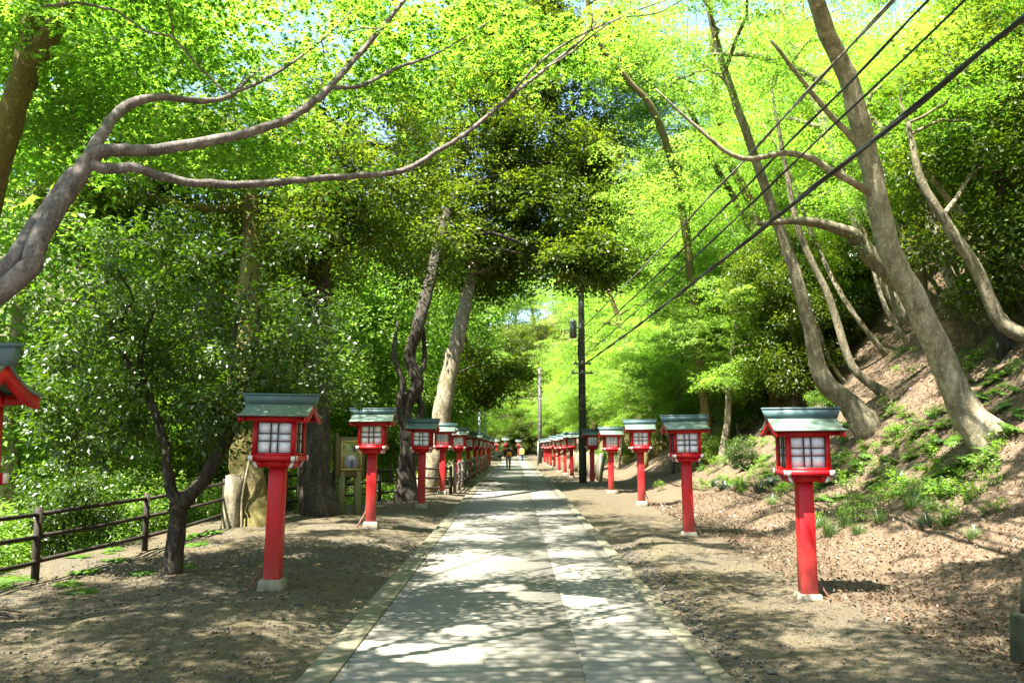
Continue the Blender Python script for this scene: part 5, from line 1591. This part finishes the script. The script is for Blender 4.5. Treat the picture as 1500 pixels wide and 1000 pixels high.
# fallen leaves
def scatter(n, f):
    P = []
    while len(P) < n:
        x, y = f()
        P.append((x, y))
    P = np.array(P); z = height(P[:, 0], P[:, 1])
    e = 0.05
    nx_ = -(height(P[:, 0] + e, P[:, 1]) - z) / e; ny_ = -(height(P[:, 0], P[:, 1] + e) - z) / e
    return np.stack([P[:, 0], P[:, 1], z + 0.012], 1), np.stack([nx_, ny_, np.ones(n)], 1)


def bank():
    return rg.uniform(3.4, 11), 5 + 18 * rg.rand() ** 1.3


def verge():
    s = rg.choice([-1, 1], p=[.6, .4])
    return (s * rg.uniform(1.6, 5.6), 3.5 + 20 * rg.rand() ** 1.5)


Pp, Nn = scatter(30000, bank)
Pp[:, 2] += rg.uniform(0, 0.03, len(Pp))
V, F, tn = leaves(Pp, Nn + rg.randn(*Nn.shape) * .55, 0.058, 'oval', rg)
tag(np_obj('leaf_litter', V, F, 'dead_leaf', None, tn), 'brown fallen leaves strewn over the right bank', 'leaf litter', None, 'stuff')
Pp, Nn = scatter(9000, verge)
V, F, tn = leaves(Pp, Nn + rg.randn(*Nn.shape) * .3, 0.036, 'oval', rg)
tag(np_obj('fallen_leaves', V, F, 'dead_leaf', None, tn), 'small fallen leaves on the trodden verges', 'fallen leaves', None, 'stuff')
n = 140
Pr = np.stack([rg.uniform(-1.5, 1.5, n), 3.5 + 25 * rg.rand(n) ** 1.3, np.full(n, .012)], 1)
V, F, tn = leaves(Pr, np.array([0, 0, 1.0]) + rg.randn(n, 3) * .2, 0.035, 'oval', rg)
tag(np_obj('fallen_leaves', V, F, 'dead_leaf', None, tn), 'few small leaves blown onto the concrete road', 'fallen leaves', None, 'stuff')
# gravel
oc = np.array([(1, 0, 0), (0, 1, 0), (-1, 0, 0), (0, -1, 0), (0, 0, 1), (0, 0, -1)], float)
of = np.array([(0, 1, 4), (1, 2, 4), (2, 3, 4), (3, 0, 4), (1, 0, 5), (2, 1, 5), (3, 2, 5), (0, 3, 5)])
def gravel(n, f, smin, smax, label):
    Pp, Nn = scatter(n, f)
    s = smin + (smax - smin) * rg.rand(n) ** 3
    a = rg.uniform(0, 6.28, n)
    ax = np.stack([s * rg.uniform(.7, 1.3, n), s * rg.uniform(.7, 1.3, n), s * rg.uniform(.4, .8, n)], 1)
    o = oc[None] * ax[:, None] * rg.uniform(.75, 1.25, (n, 6, 1))
    c, s_ = np.cos(a)[:, None], np.sin(a)[:, None]
    o = np.stack([o[..., 0] * c - o[..., 1] * s_, o[..., 0] * s_ + o[..., 1] * c, o[..., 2]], -1)
    V = Pp[:, None] + o
    tag(np_obj('gravel', V.reshape(-1, 3), (np.arange(n)[:, None, None] * 6 + of[None]).reshape(-1, 3), 'stone'), label, 'gravel', None, 'stuff')


gravel(11000, lambda: (-1.6 - 4.6 * rg.rand(), 3.0 + 12 * rg.rand() ** 1.5), .004, .022, 'grey gravel scattered over the left verge')
gravel(5000, lambda: (1.6 + 2.6 * rg.rand(), 3.0 + 12 * rg.rand() ** 1.5), .004, .018, 'gravel scattered over the right verge')
gravel(900, lambda: (1.58 + abs(rg.randn()) * .22, 5.5 + 9 * rg.rand()),   .008, .03, 'loose stones gathered beside the right kerb')
# a fallen branch at the left edge
g = on_ground(8, 908)
fb = empty('fallen_branch', g, 'dead brown branch lying on the gravel at the left edge', 'branch')
rng = np.random.RandomState(3)
MB().tube(smooth_path([(-0.7, 0.1, 0.03), (-0.3, 0.06, 0.05), (0.0, 0, 0.04), (0.16, -0.05, 0.02)], 4), np.linspace(.03, .012, 13), 7, True, .08, rng).build('stem', 'bark_dark', fb, True)
MB().tube(smooth_path([(-0.25, 0.05, 0.05), (-0.12, 0.12, 0.06), (0.06, 0.15, 0.03)], 4), np.linspace(.014, .006, 9), 6, True, .05, rng).build('twig', 'bark_dark', fb, True)
